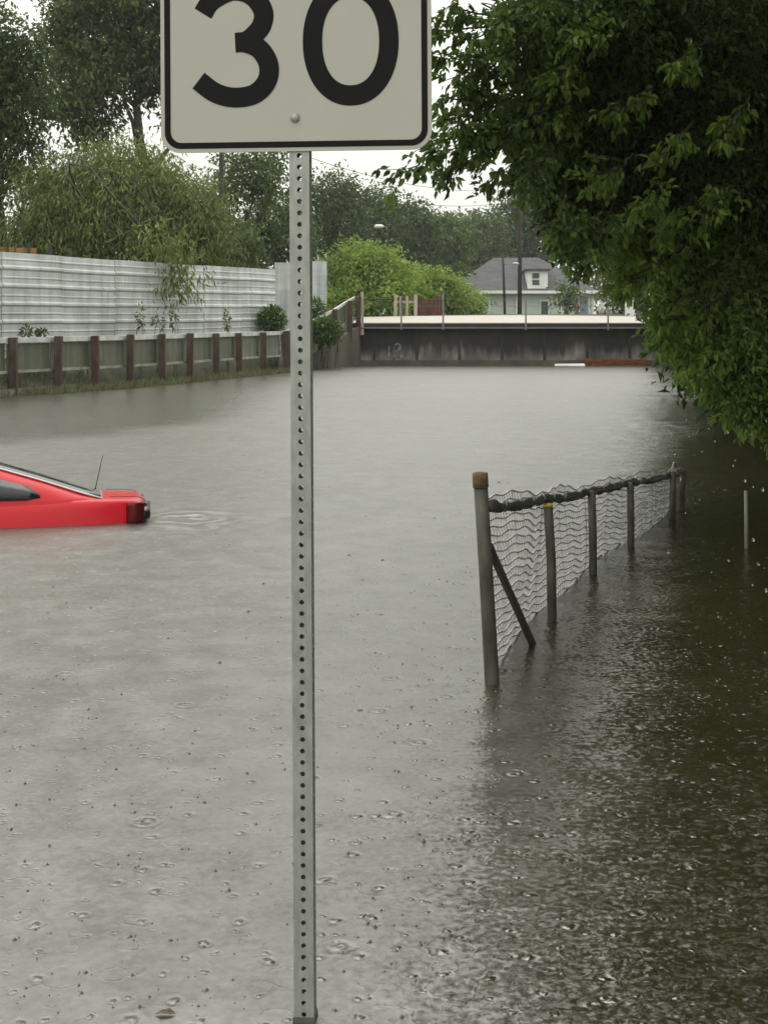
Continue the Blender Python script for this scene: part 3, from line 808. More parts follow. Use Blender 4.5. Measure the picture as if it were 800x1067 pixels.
for k, (x0, x1, y0) in enumerate(((286, 312, 273.5), (312.6, 340.5, 272))):
    a, b = P(x0, y0, 43.6), P(x1, y0, 43.8); mb = MB()
    z0 = .9; t_ = .03
    for (xa, ya), (xb, yb) in (((a.x, 43.6 + k * .02), (b.x, 43.8 + k * .02)),):
        O = rt.location
        n_ = 14; vs = []
        for i in range(n_ + 1):
            q = i / n_; x = xa + (xb - xa) * q; y = ya + (yb - ya) * q + (.012 if i % 2 else 0)
            vs += [(x - O.x, y - O.y, z0), (x - O.x, y - O.y, a.z)]
        mb.add(vs, [(2 * i, 2 * i + 1, 2 * i + 3, 2 * i + 2) for i in range(n_)])
    o = mb.build('sheet', M['corr'], rt); sm = o.modifiers.new('Solid', 'SOLIDIFY'); sm.thickness = .02

# things behind the fence: rack and orange crates
rk = thing('timber_rack', 'dark timber rack whose posts show just above the white metal fence', 'rack', (P(30, 0, 31).x - .1, 31.6, .9), (0, 0, R(42)))
for i in range(6):
    mb = MB(); mb.box((-1.6 + i * .52, 0, 1.08), (.05, .05, 2.16)); mb.build('post', M['darkpost'], rk)
mb = MB(); mb.box((-.3, .35, 1.86), (2.9, .6, .04)); mb.build('shelf', M['darkpost'], rk)
for i, (x, lab) in enumerate(((4, 'orange crate at the picture edge, leftmost of those above the white fence'), (17, 'second orange crate from the left above the white fence'), (36, 'third orange crate from the left above the white fence'))):
    p = P(x, 250, 31.2); dx_ = p.x - P(30, 0, 31).x; t_ = thing('crate', lab, 'crate', (p.x - .33, 31.75 + dx_ * .9, 2.70), (0, 0, R(42)), group='orange crates above the white fence')
    a = MB(); a.box((0, 0, .02), (.30, .36, .03)); a.build('crate_floor', M['orange'], t_)
    for nm, c, d in (('crate_side', (-.145, 0, .19), (.02, .36, .31)), ('crate_side', (.145, 0, .19), (.02, .36, .31))):
        a = MB(); a.box(c, d); a.build(nm, M['orange'], t_)
    for yy in (-.17, .17):
        a = MB(); [a.box((0, yy, .08 + .11 * k), (.266, .02, .085)) for k in range(3)]; a.build('crate_slats', M['orange'], t_)

# ------------------------------------------------------------------ bridge
def bridge():
    root = thing('bridge', 'low road bridge with dark stained wall and pale deck at the far end', 'bridge', (0, YB, 0))
    x0, x1 = -.92, 15.5
    wl = MB(); wl.box(((x0 + x1) / 2, .55, .18), (x1 - x0, .5, 1.96)); wall = wl.build('abutment_wall', M['bwall'], root)
    for k in range(12):                      # pilaster strips between the cast panels
        x = x0 + .62 + k * 1.32; a = MB(); a.box((x, .292, .16), (.085, .03, 1.9)); a.build('joint', M['girder'], root)
    a = MB(); a.box(((x0 + x1) / 2, .26, .07), (x1 - x0, .09, .18)); a.build('footing', M['wingwall'], root)
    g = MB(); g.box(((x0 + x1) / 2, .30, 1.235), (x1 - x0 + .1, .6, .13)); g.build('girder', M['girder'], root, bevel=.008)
    f = MB(); f.box(((x0 + x1) / 2, -.03, 1.165), (x1 - x0 + .1, .055, .035)); f.build('flange', M['flange'], root)
    # deck, crowned in both directions: pale wet concrete
    nxs = 30; nys = 8; vs = []
    for j in range(nys + 1):
        for i in range(nxs + 1):
            x = x0 - .05 + (x1 - x0 + .1) * i / nxs; q = j / nys; y = q * 14
            crownx = max(0, 1 - ((x - 5.2) / 6.8) ** 2)
            vs.append((x, y, 1.325 + q * .14 + .085 * crownx * min(1, q * 3)))
    n = nxs + 1
    dk = MB(); dk.add(vs, [(j * n + i, j * n + i + 1, (j + 1) * n + i + 1, (j + 1) * n + i) for j in range(nys) for i in range(nxs)])
    dk.build('deck', M['concrete'], root, True)
    sl = MB(); sl.box(((x0 + x1) / 2, .02, 1.3115), (x1 - x0 + .1, .08, .021)); sl.build('deck_edge', M['concrete'], root)
    # railing
    s = YB / F
    rl = MB()
    for yy in (311.5,):
        z = H - (yy - HY) * s; rl.tube([((378 - CX) * s, .06, z), ((411 - CX) * s, .06, z)], .022, 6)
    rl.build('rail', M['girder'], root)
    wr = MB()
    for yy in (311.5, 319):
        z = H - (yy - HY) * s; wr.tube([((411 - CX) * s, .06, z), ((690 - CX) * s, .06, z)], .006, 4)
    wr.build('cable', M['polegrey'], root)
    for x, yt, m_, r in ((377.5, 304, M['palewood'], .05), (418, 309, M['polegrey'], .028), (461.5, 305, M['polegrey'], .032), (547.5, 309, M['polegrey'], .03), (633, 309, M['polegrey'], .03), (718, 309, M['polegrey'], .03)):
        a = MB(); zt = H - (yt - HY) * s
        if m_ is M['palewood']: a.box(((x - CX) * s, .02, (zt + .95) / 2), (.085, .09, zt - .95)); a.build('end_post', m_, root)
        else: a.beam(((x - CX) * s, -.035, 1.10), ((x - CX) * s, -.035, zt), .05, .045); a.build('railing_post', m_, root)
    # spray-painted scrawl on the wall
    gr = MB(); yy = .285
    def sc(pts, w):
        pts = [np.array(p, float) for p in pts]
        out = []
        for i, p in enumerate(pts):
            d = pts[min(i + 1, len(pts) - 1)] - pts[max(0, i - 1)]; d /= np.linalg.norm(d); nn = np.array([-d[1], d[0]]) * w / 2
            out.append((p + nn, p - nn))
        vs = []
        for dy in (0, .006):
            for a, b in out:
                for q in (a, b): vs.append(((q[0] - CX) * s, yy + dy, H - (q[1] - HY) * s))
        n_ = len(pts); m_ = 2 * n_
        gr.add(vs, [(2 * i, 2 * i + 1, 2 * i + 3, 2 * i + 2) for i in range(n_ - 1)] + [(m_ + 2 * i, m_ + 2 * i + 1, m_ + 2 * i + 3, m_ + 2 * i + 2) for i in range(n_ - 1)])
    sc([(405.5, 361), (405, 366), (405.5, 373)], 1.7)
    sc([(411, 360), (414.5, 358), (417.5, 360), (416.5, 364), (413, 366), (416, 367.5), (418.5, 371), (416, 375), (411.5, 376), (408.5, 373)], 2.3)
    sc([(410.5, 361), (411, 368), (410.5, 375)], 1.6)
    gr.build('graffiti', M['graffiti'], wall)
    # graffiti mesh was laid out in bridge coordinates
    return root
def bwall_mat():
    m, t, b, o = nt('stained_shaded_concrete')
    v = coords(t); base = ramp(t, noise(t, coords(t, (1, 1, .6)), 1.5, 7), [(.3, (.045, .039, .035)), (.5, (.12, .108, .10)), (.68, (.25, .23, .215))])
    # wet stain streaks, plus the shade under the deck painted into the colour
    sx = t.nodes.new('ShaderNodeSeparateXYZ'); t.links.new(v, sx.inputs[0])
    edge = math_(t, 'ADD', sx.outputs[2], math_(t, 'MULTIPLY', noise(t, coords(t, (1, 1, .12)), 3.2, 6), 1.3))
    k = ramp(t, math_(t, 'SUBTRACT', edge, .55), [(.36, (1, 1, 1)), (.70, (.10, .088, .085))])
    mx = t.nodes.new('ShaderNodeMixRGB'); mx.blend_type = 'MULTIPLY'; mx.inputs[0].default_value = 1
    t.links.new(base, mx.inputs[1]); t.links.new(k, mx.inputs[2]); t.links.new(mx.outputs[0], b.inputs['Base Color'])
    b.inputs['Roughness'].default_value = .6
    return m
M['bwall'] = bwall_mat()
bridge()
# flotsam against the wall
p = Wt(593, 381.5)
fm = MB(); fm.add([(-.48, -.06, .0), (.46, -.08, .0), (.47, .1, .0), (-.46, .12, .0), (-.47, -.05, .075), (.44, -.06, .085), (.45, .08, .08), (-.44, .1, .07)], [(3, 2, 1, 0), (4, 5, 6, 7), (0, 1, 5, 4), (1, 2, 6, 5), (2, 3, 7, 6), (3, 0, 4, 7)])
o = fm.build('float_board', M['foam'], None, bevel=.02); o.location = (p.x, 43.9, 0); tag(o, 'flat white board floating at the foot of the bridge wall', 'board')
o = MB()
for k in range(4): o.beam((-.98, -.015 * k, .035 + k * .06), (.98, -.012 * k, .03 + k * .062 + .01 * math.sin(k)), .05, .052)
for x in (-.9, -.3, .35, .9): o.box((x, .045, .12), (.06, .05, .27))
o = o.build('pallet', M['rustorange'], None, bevel=.006); o.location = ((641 - CX) * YB / F, YB + .1, -.03); tag(o, 'rusty orange slatted panel leaning on the bridge wall at the waterline', 'panel')

# ------------------------------------------------------------------ beyond the bridge
def house():
    Y = 127.0; s = Y / F; g = 1.45
    root = thing('house', 'pale green single storey house with grey hip roof and white dormer behind the bridge', 'house', (P(550, 0, Y).x, Y, g))
    def X(px): return (px - 550) * s
    def Z(py): return H - (py - HY) * s - g
    xl, xr = X(483), X(618); ze = Z(304); D = 11
    w_ = MB(); w_.box(((xl + xr) / 2, D / 2, ze / 2 - .2), (xr - xl, D, ze + .4)); w_.build('wall', M['housewall'], root)
    # clapboard lines as real laps
    lp = MB()
    for k in range(int(ze / .22)): lp.box(((xl + xr) / 2, -.012, .11 + k * .22), (xr - xl - .02, .02, .03))
    lp.build('clapboard', M['housewall'], root)
    el, er = X(466), X(622); yr0 = D / 2; rz = Z(266)
    r = MB(); r1, r2 = X(519), X(568); e0, e1 = -.9, D + .9
    r.add([(el, e0, ze), (er, e0, ze), (er, e1, ze), (el, e1, ze), (r1, yr0, rz), (r2, yr0, rz), (el, e0, ze - .12), (er, e0, ze - .12), (er, e1, ze - .12), (el, e1, ze - .12)],
          [(0, 1, 5, 4), (1, 2, 5), (2, 3, 4, 5), (3, 0, 4), (9, 8, 7, 6), (0, 6, 7, 1), (1, 7, 8, 2), (2, 8, 9, 3), (3, 9, 6, 0)])
    roof = r.build('roof', M['roof'], root)
    e = MB(); e.box(((el + er) / 2, e0 - .04, ze - .04), (er - el + .1, .09, .26)); e.build('fascia', M['housetrim'], root)
    # dormer
    dx0, dx1 = X(549), X(570); dzb, dzt = Z(302), Z(282); yd = e0 + .55
    dm = MB(); dm.box(((dx0 + dx1) / 2, yd + 1.6, (dzb + dzt) / 2), (dx1 - dx0, 3.2, dzt - dzb)); d_ = dm.build('dormer', M['housetrim'], root)
    dr = MB(); dr.box(((dx0 + dx1) / 2, yd + 1.5, dzt + .07), (dx1 - dx0 + .5, 3.6, .15)); dr.build('dormer_roof', M['roof'], d_)
    for py in (287.5, 294.3):
        a = MB(); a.box((X(557.5), yd - .01, Z(py)), (.62, .05, .46)); a.build('window', M['window'], d_)
    for px, w2, y0, y1, m_, nm in ((567, .62, 314, 330, M['window'], 'window'), (608, .75, 309, 334, M['doorblue'], 'door'), (496, .6, 313, 328, M['window'], 'window')):
        a = MB(); a.box((X(px), -.045, (Z(y0) + Z(y1)) / 2), (w2, .05, Z(y0) - Z(y1))); o = a.build(nm, m_, root)
        fr = MB()
        zt_, zb_ = Z(y0), Z(y1)
        fr.box((X(px), -.05, zt_ + .06), (w2 + .22, .07, .11)); fr.box((X(px) - w2 / 2 - .055, -.05, (zt_ + zb_) / 2), (.1, .07, zt_ - zb_)); fr.box((X(px) + w2 / 2 + .055, -.05, (zt_ + zb_) / 2), (.1, .07, zt_ - zb_))
        fr.build('frame', M['housetrim'], o)
    for px in (484, 509.5, 538, 585, 617.5):
        a = MB(); a.box((X(px), -.06, ze / 2), (.18, .1, ze - .1)); a.build('corner_board', M['housetrim'], root)
    a = MB(); a.box((X(601), -.05, Z(322)), (.25, .06, 1.0)); a.build('shutter', M['brick_red'], root)
house()
def pole(name, label, px0, pyt, px1, Y, r, arms=True):
    b = P(px0, 0, Y); g = gz(b.x, Y); zt = H - (pyt - HY) / F * Y
    root = thing(name, label, 'utility pole', (b.x, Y, g)); tx = (px1 - px0) / F * Y
    m = MB(); m.tube([(0, 0, -.5), (tx * .5, 0, (zt - g) * .5), (tx, 0, zt - g)], [r, r * .9, r * .72], 12); m.build('pole', M['polewood'], root, True)
    if arms:
        a = MB(); a.beam((tx - 1.0, -r - .02, zt - g - .5), (tx + 1.0, -r - .02, zt - g - .5), .1, .12); a.build('crossarm', M['polewood'], root)
        for q in (-.9, -.45, .45, .9):
            i = MB(); i.tube([(tx + q, -r - .02, zt - g - .43), (tx + q, -r - .02, zt - g - .36), (tx + q, -r - .02, zt - g - .26)], [.03, .05, .03], 8); i.build('insulator', M['signgrey'], root, True)
    return root, Vector((b.x + tx, Y, zt))
_, tA = pole('utility_pole', 'tall dark wooden utility pole in front of the house roof', 541, 188, 542, 95, .15, False)
r_, tB = pole('utility_pole', 'thin short leaning pole left of the house dormer', 526, 264, 523.5, 90, .09, False)
a = MB(); a.tube([(-.12, 0, 3.1), (.25, -.1, 3.18), (.5, -.12, 3.16)], .03, 6); ar = a.build('lamp_arm', M['polegrey'], r_, True)
a = MB(); a.tube([(.45, -.12, 3.15), (.55, -.12, 3.17), (.8, -.12, 3.14), (.85, -.12, 3.12)], [.04, .09, .09, .03], 8); a.build('lamp_head', M['signgrey'], ar, True)
_, tC = pole('utility_pole', 'dark wooden utility pole among the trees behind the white fence, under the sign', 231, 120, 231, 58, .12)
for k, (dz, dz2, lab) in enumerate(((-.3, -.5, 'upper thin black power line crossing the sky between the poles'), (-1.5, -1.3, 'lower thin black power line crossing the sky between the poles'))):
    m = MB(); a, b = tC + Vector((0, 0, dz)), tA + Vector((0, 0, dz2)); pts = []
    for i in range(25):
        q = i / 24; p = a.lerp(b, q); p.z -= 1.1 * 4 * q * (1 - q); pts.append(p - a)
    m.tube(pts, .014, 4); o = m.build('power_line', M['cable']); o.location = a; tag(o, lab, 'cable', 'power lines between the poles')
# street lamp reaching out of the trees
q = P(404, 0, 72); sl = thing('street_lamp', 'pale street lamp head in front of the far dark trees left of the bridge', 'street lamp', (q.x, 72, 1.6))
zt = H - (236 - HY) / F * 72 - 1.6
a = MB(); a.tube([(0, 0, 0), (0, 0, zt - .2)], .05, 8); a.build('pole', M['polewood'], sl, True)
a = MB(); a.tube([(0, 0, zt - .25), (-.1, 0, zt - .02), (-.25, 0, zt)], .025, 6); a.build('arm', M['polegrey'], sl, True)
a = MB(); a.tube([(-.2, 0, zt), (-.3, 0, zt + .01), (-.6, 0, zt), (-.68, 0, zt - .02)], [.03, .09, .1, .03], 8); a.build('lamp_head', M['foam'], sl, True)
# little fence pieces beyond the deck
Y = 59.2; s = Y / F; g0 = 1.45
pf = thing('picket_fence', 'pale weathered wooden fence frame beyond the left end of the bridge', 'fence', (P(423, 0, Y).x, Y, g0))
for px in (412, 417.5, 424, 433):
    a = MB(); a.box(((px - 423) * s, 0, .45), (.14 if px in (412, 433) else .09, .08, H - (312 - HY) * s - g0 + .25 - (.0 if px in (412, 433) else .12))); a.build('picket', M['palewood'], pf)
a = MB(); a.box((-.0, .06, H - (314.5 - HY) * s - g0), (.92, .04, .09)); a.build('rail', M['palewood'], pf)
rp = thing('sheet_panel', 'rust brown sheet panel with sloping top beyond the left end of the bridge', 'panel', (P(448, 0, Y).x, Y, g0))
a = MB(); xs = np.linspace(435, 460, 21); vs = []
for i, px in enumerate(xs):
    zt = H - (np.interp(px, [435, 440, 460], [317, 313.5, 308]) - HY) * s - g0; vs += [((px - 448) * s, .03 * (i % 2), -.1), ((px - 448) * s, .03 * (i % 2), zt)]
a.add(vs, [(2 * i, 2 * i + 1, 2 * i + 3, 2 * i + 2) for i in range(20)]); o = a.build('sheet', M['rustpanel'], rp); o.modifiers.new('Solid', 'SOLIDIFY').thickness = .01
for px in (436.5, 458):
    a = MB(); a.box(((px - 448) * s, .1, .4), (.09, .09, .95)); a.build('post', M['darkpost'], rp)
# traffic signs seen from behind near the right end of the deck
Y = 58.0; s = Y / F
ts = thing('street_sign', 'small grey backed octagonal sign under a white plate near the right end of the bridge', 'road sign', (P(677, 0, Y).x, Y, 1.4))
a = MB(); a.tube([(0, .03, -.3), (0, .03, 1.57 + 26 * s - 1.4)], .028, 8); a.build('post', M['polegrey'], ts, True)
zc = H - (320 - HY) * s - 1.4
a = MB(); a.prism([(.2 * math.cos(R(22.5 + 45 * k)), zc + .2 * math.sin(R(22.5 + 45 * k))) for k in range(8)], .012); a.build('octagon_plate', M['signgrey'], ts)
a = MB(); a.box((.02, .0, H - (308 - HY) * s - 1.4), (.25, .012, .5)); a.build('plate', M['foam'], ts)
# pale car parked beyond the bridge
def small_car():
    Y = 110.0; s = Y / F; c = P(643, 0, Y)
    root = thing('parked_car', 'pale beige car parked behind the bridge deck, seen end on', 'car', (c.x, Y, 1.30), (0, 0, R(4)))
    secs = []; prof = [(0, .55, .62), (.12, .74, .80), (.9, .78, .90), (1.5, .78, .93), (3.4, .78, .95), (4.2, .72, .85), (4.3, .6, .6)]
    m = MB(); n = 8; vs = []
    for y, wv, z in prof:
        vs += [(-wv, y, .22), (-wv * 1.02, y, .55), (-wv * .95, y, z - .05), (-wv * .8, y, z), (wv * .8, y, z), (wv * .95, y, z - .05), (wv * 1.02, y, .55), (wv, y, .22)]
    k = len(prof)
    m.add(vs, [(i * n + j, i * n + (j + 1) % n, (i + 1) * n + (j + 1) % n, (i + 1) * n + j) for i in range(k - 1) for j in range(n)] + [tuple(range(n)), tuple((k - 1) * n + j for j in range(n))])
    m.build('body', M['carbeige'], root, True)
    m = MB(); vs = []
    pr = [(1.0, .68, .90), (1.55, .58, 1.36), (2.1, .56, 1.45), (3.0, .57, 1.42), (3.7, .66, .93)]
    for y, wv, z in pr: vs += [(-.72, y, .88), (-wv, y, z - .03), (-wv * .8, y, z), (wv * .8, y, z), (wv, y, z - .03), (.72, y, .88)]
    m.add(vs, [(i * 6 + j, i * 6 + j + 1, (i + 1) * 6 + j + 1, (i + 1) * 6 + j) for i in range(4) for j in range(5)]); m.build('cabin', M['carbeige'], root, True)
    m = MB(); m.add([(-.6, 1.02, .95), (.6, 1.02, .95), (.5, 1.49, 1.33), (-.5, 1.49, 1.33)], [(0, 1, 2, 3)]); o = m.build('windscreen', M['glass_dark'], root); o.modifiers.new('S', 'SOLIDIFY').thickness = .02
    for sx in (-1, 1):
        m = MB(); m.box((sx * .52, .04, .66), (.26, .1, .13)); m.build('headlight', M['lens_clear'], root, bevel=.02)
        for y in (.85, 3.4):
            m = MB(); m.tube([(sx * .62, y, .3), (sx * .8, y, .3)], .3, 16); m.build('wheel', M['tyre'], root)
small_car()
c = P(656, 0, 62); cb = thing('utility_cabinet', 'small white utility cabinet between the beige car and the octagonal sign', 'cabinet', (c.x, 62, 1.42))
a = MB(); a.box((0, .15, .38), (.36, .3, .76)); a.build('cabinet_body', M['foam'], cb, bevel=.02)
a = MB(); a.box((0, -.006, .4), (.3, .014, .6)); a.build('door', M['housetrim'], cb)
a = MB(); a.box((0, .15, .775), (.42, .36, .03)); a.build('lid', M['signgrey'], cb)

# ------------------------------------------------------------------ trees
def B(px, py, rpx, rpy, Y, w, tone=.5, depth=1.0):
    s = Y / F; c = P(px, py, Y); return (tuple(c), (rpx * s, rpx * s * depth if depth > .3 else 1, rpy * s), w, tone)
def T(name, label, px, Y, blobs, per, nleaf, spread, size, m, r, **kw):
    x = P(px, 0, Y).x; return tree(name, label, (x, Y, gz(x, Y)), blobs, per, nleaf, spread, size, m, r, **kw)

T('leafy_tree', 'dark tree at the left picture edge with trunk rising behind the white fence', 9, 46,
  [B(10, 60, 30, 38, 46, 1, .45), B(-30, 90, 45, 60, 46, 1.3, .45), B(22, 115, 28, 40, 46, .9, .4), B(-5, 165, 30, 40, 46, .6, .35), B(-50, 30, 50, 50, 47, 1, .5), B(35, 185, 14, 20, 45, .2, .4)],
  95, 28, .42, .20, M['lf_dark'], .2)
T('leafy_tree', 'tall olive tree left of the speed sign with sky gaps under its crown', 150, 60,
  [B(95, 30, 48, 42, 60, 1.3, .55), B(130, -30, 60, 50, 60, 1.3, .6), B(80, 85, 34, 34, 59, .8, .45), B(125, 70, 45, 35, 61, 1, .45), B(95, 120, 26, 28, 60, .5, .3), B(160, 40, 40, 50, 61, 1, .5), B(205, 10, 55, 70, 61, 1.2, .5), B(210, 90, 50, 40, 61, .7, .45), B(68, 20, 20, 30, 60, .3, .5)],
  120, 30, .5, .24, M['lf_olive'], .3)
T('drooping_tree', 'broad light green feathery tree drooping over the white metal fence', 120, 44,
  [B(120, 185, 55, 32, 44, 1.1, .6), B(70, 215, 52, 36, 44, 1, .5), B(165, 210, 55, 40, 44, 1.1, .5), B(115, 235, 75, 35, 44, 1.2, .4), B(200, 235, 36, 34, 44, .7, .4), B(45, 240, 36, 28, 44, .5, .45), B(175, 264, 16, 13, 35.6, .14, .45)],
  150, 46, .55, .20, M['lf_willow'], .10, width=.22, droop=1.1, elong=1.5)
T('slender_tree', 'slim sparse tree with pale leaves right of the dark pole below the sign', 254, 66,
  [B(255, 180, 32, 22, 66, 1, .55), B(275, 190, 26, 26, 66, .6, .5), B(240, 205, 22, 20, 66, .4, .5), B(268, 160, 26, 22, 67, .6, .6)],
  70, 22, .5, .22, M['lf_mid'], .16)
hedge = [('rounded green tree behind the fence corner left of the sign post', 292, 70, [B(285, 232, 30, 32, 70, 1, .45), B(265, 250, 26, 26, 69, .8, .4), B(300, 255, 28, 30, 69, .8, .4)], 'lf_mid'),
         ('bushy tree below the slim pale tree behind the white fence', 215, 62, [B(215, 250, 30, 26, 62, 1, .4), B(245, 258, 28, 22, 61, .9, .45), B(190, 250, 25, 24, 60, .6, .35)], 'lf_mid'),
         ('dark tree just right of the sign post, tallest of the far trees', 345, 100, [B(345, 205, 24, 26, 100, 1, .45), B(330, 235, 30, 34, 100, 1, .4), B(362, 235, 26, 32, 100, 1, .4)], 'lf_dark'),
         ('dark far tree behind the bright bush, left of the street lamp', 383, 106, [B(384, 218, 22, 22, 106, 1, .5), B(395, 245, 28, 30, 106, 1, .4), B(372, 255, 24, 28, 105, .8, .4)], 'lf_dark'),
         ('dark far tree just right of the street lamp', 420, 112, [B(420, 228, 24, 22, 112, 1, .5), B(412, 258, 28, 32, 112, 1, .4), B(440, 250, 22, 30, 112, .8, .4)], 'lf_dark'),
         ('arching far tree between street lamp and house', 455, 118, [B(452, 240, 22, 16, 118, 1, .55), B(470, 252, 22, 22, 118, 1, .5), B(450, 275, 34, 24, 118, 1, .4)], 'lf_mid'),
         ('low far tree just left of the house roof', 492, 150, [B(492, 243, 22, 20, 150, 1, .5), B(480, 270, 26, 26, 150, 1, .4), B(510, 258, 22, 26, 150, .8, .45)], 'lf_mid'),
         ('tall hazy tree rising behind the house and the utility pole', 545, 155, [B(548, 185, 16, 22, 155, .7, .5), B(556, 215, 24, 26, 155, 1, .45), B(532, 238, 26, 26, 155, 1, .4), B(560, 250, 30, 28, 155, 1, .4)], 'lf_dark'),
         ('far tree hidden partly by the near foliage right of the house', 610, 150, [B(600, 235, 32, 34, 150, 1, .45), B(640, 250, 36, 42, 150, 1, .45), B(690, 245, 44, 50, 150, 1.2, .45)], 'lf_dark'),
         ]
for lab, px, Y, bl, m_ in hedge:
    T('far_tree', lab, px, Y, bl, 110, 24, .55 * Y / 95, .26 * Y / 95, M[m_], .22, group='trees beyond the fence and bridge')
mids = [('bright_bush', 'bright yellow green bush beyond the left end of the bridge', 385, 62, [B(375, 275, 28, 20, 62, 1, .6), B(400, 285, 26, 22, 62, 1, .55), B(360, 292, 22, 24, 62, .9, .5), B(385, 310, 42, 22, 61, 1.2, .4), B(355, 320, 20, 20, 60, .6, .4)], 'lf_lime'),
        ('bright_bush', 'lower bright green bush between the yellow green bush and the house', 450, 68, [B(445, 302, 24, 16, 68, 1, .5), B(465, 308, 20, 16, 68, .9, .45), B(430, 310, 20, 16, 67, .9, .5), B(488, 318, 16, 12, 70, .4, .4)], 'lf_lime'),
        ('small_tree', 'mid green leafy tree right of the house, behind the near foliage', 650, 70, [B(648, 255, 24, 30, 70, .8, .6), B(665, 290, 32, 28, 70, 1, .5), B(642, 300, 16, 20, 70, .4, .5), B(690, 270, 34, 40, 70, 1, .5), B(680, 312, 30, 18, 69, .5, .4)], 'lf_willow'),
        ('small_tree', 'thin grey green young tree in front of the house wall', 590, 100, [B(593, 304, 6, 8, 100, .12, .5), B(590, 315, 5, 7, 100, .08, .45)], 'lf_mid')]
for nm, lab, px, Y, bl, m_ in mids:
    T(nm, lab, px, Y, bl, 120, 30, .38 * Y / 62, .17 * Y / 62, M[m_], .10, cat='bush' if 'bush' in nm else 'tree')
# far backdrop wood
bl = []
for k in range(34):
    px = -260 + k * 40; bl.append(B(px, 268 + 12 * math.sin(k * 2.1), 34, 48, 215, 1, .4))
cc, od, tn = None, None, None
wood = bpy.data.objects
root_blobs = [(c, r, w, t_) for c, r, w, t_ in bl]
cc, od, tn = blob_clusters(root_blobs, 60)
k = 16; cen = (cc[:, None] + rng.normal(size=(len(cc), k, 3)) * 1.0).reshape(-1, 3)
o = leaf_mesh('distant_wood', cen, rng.normal(size=(len(cen), 3)), .8 * (.6 + .8 * rng.random(len(cen))), np.repeat(tn, k) + .1 * rng.normal(size=len(cen)), M['lf_mid'])
structure(o, 'stuff')

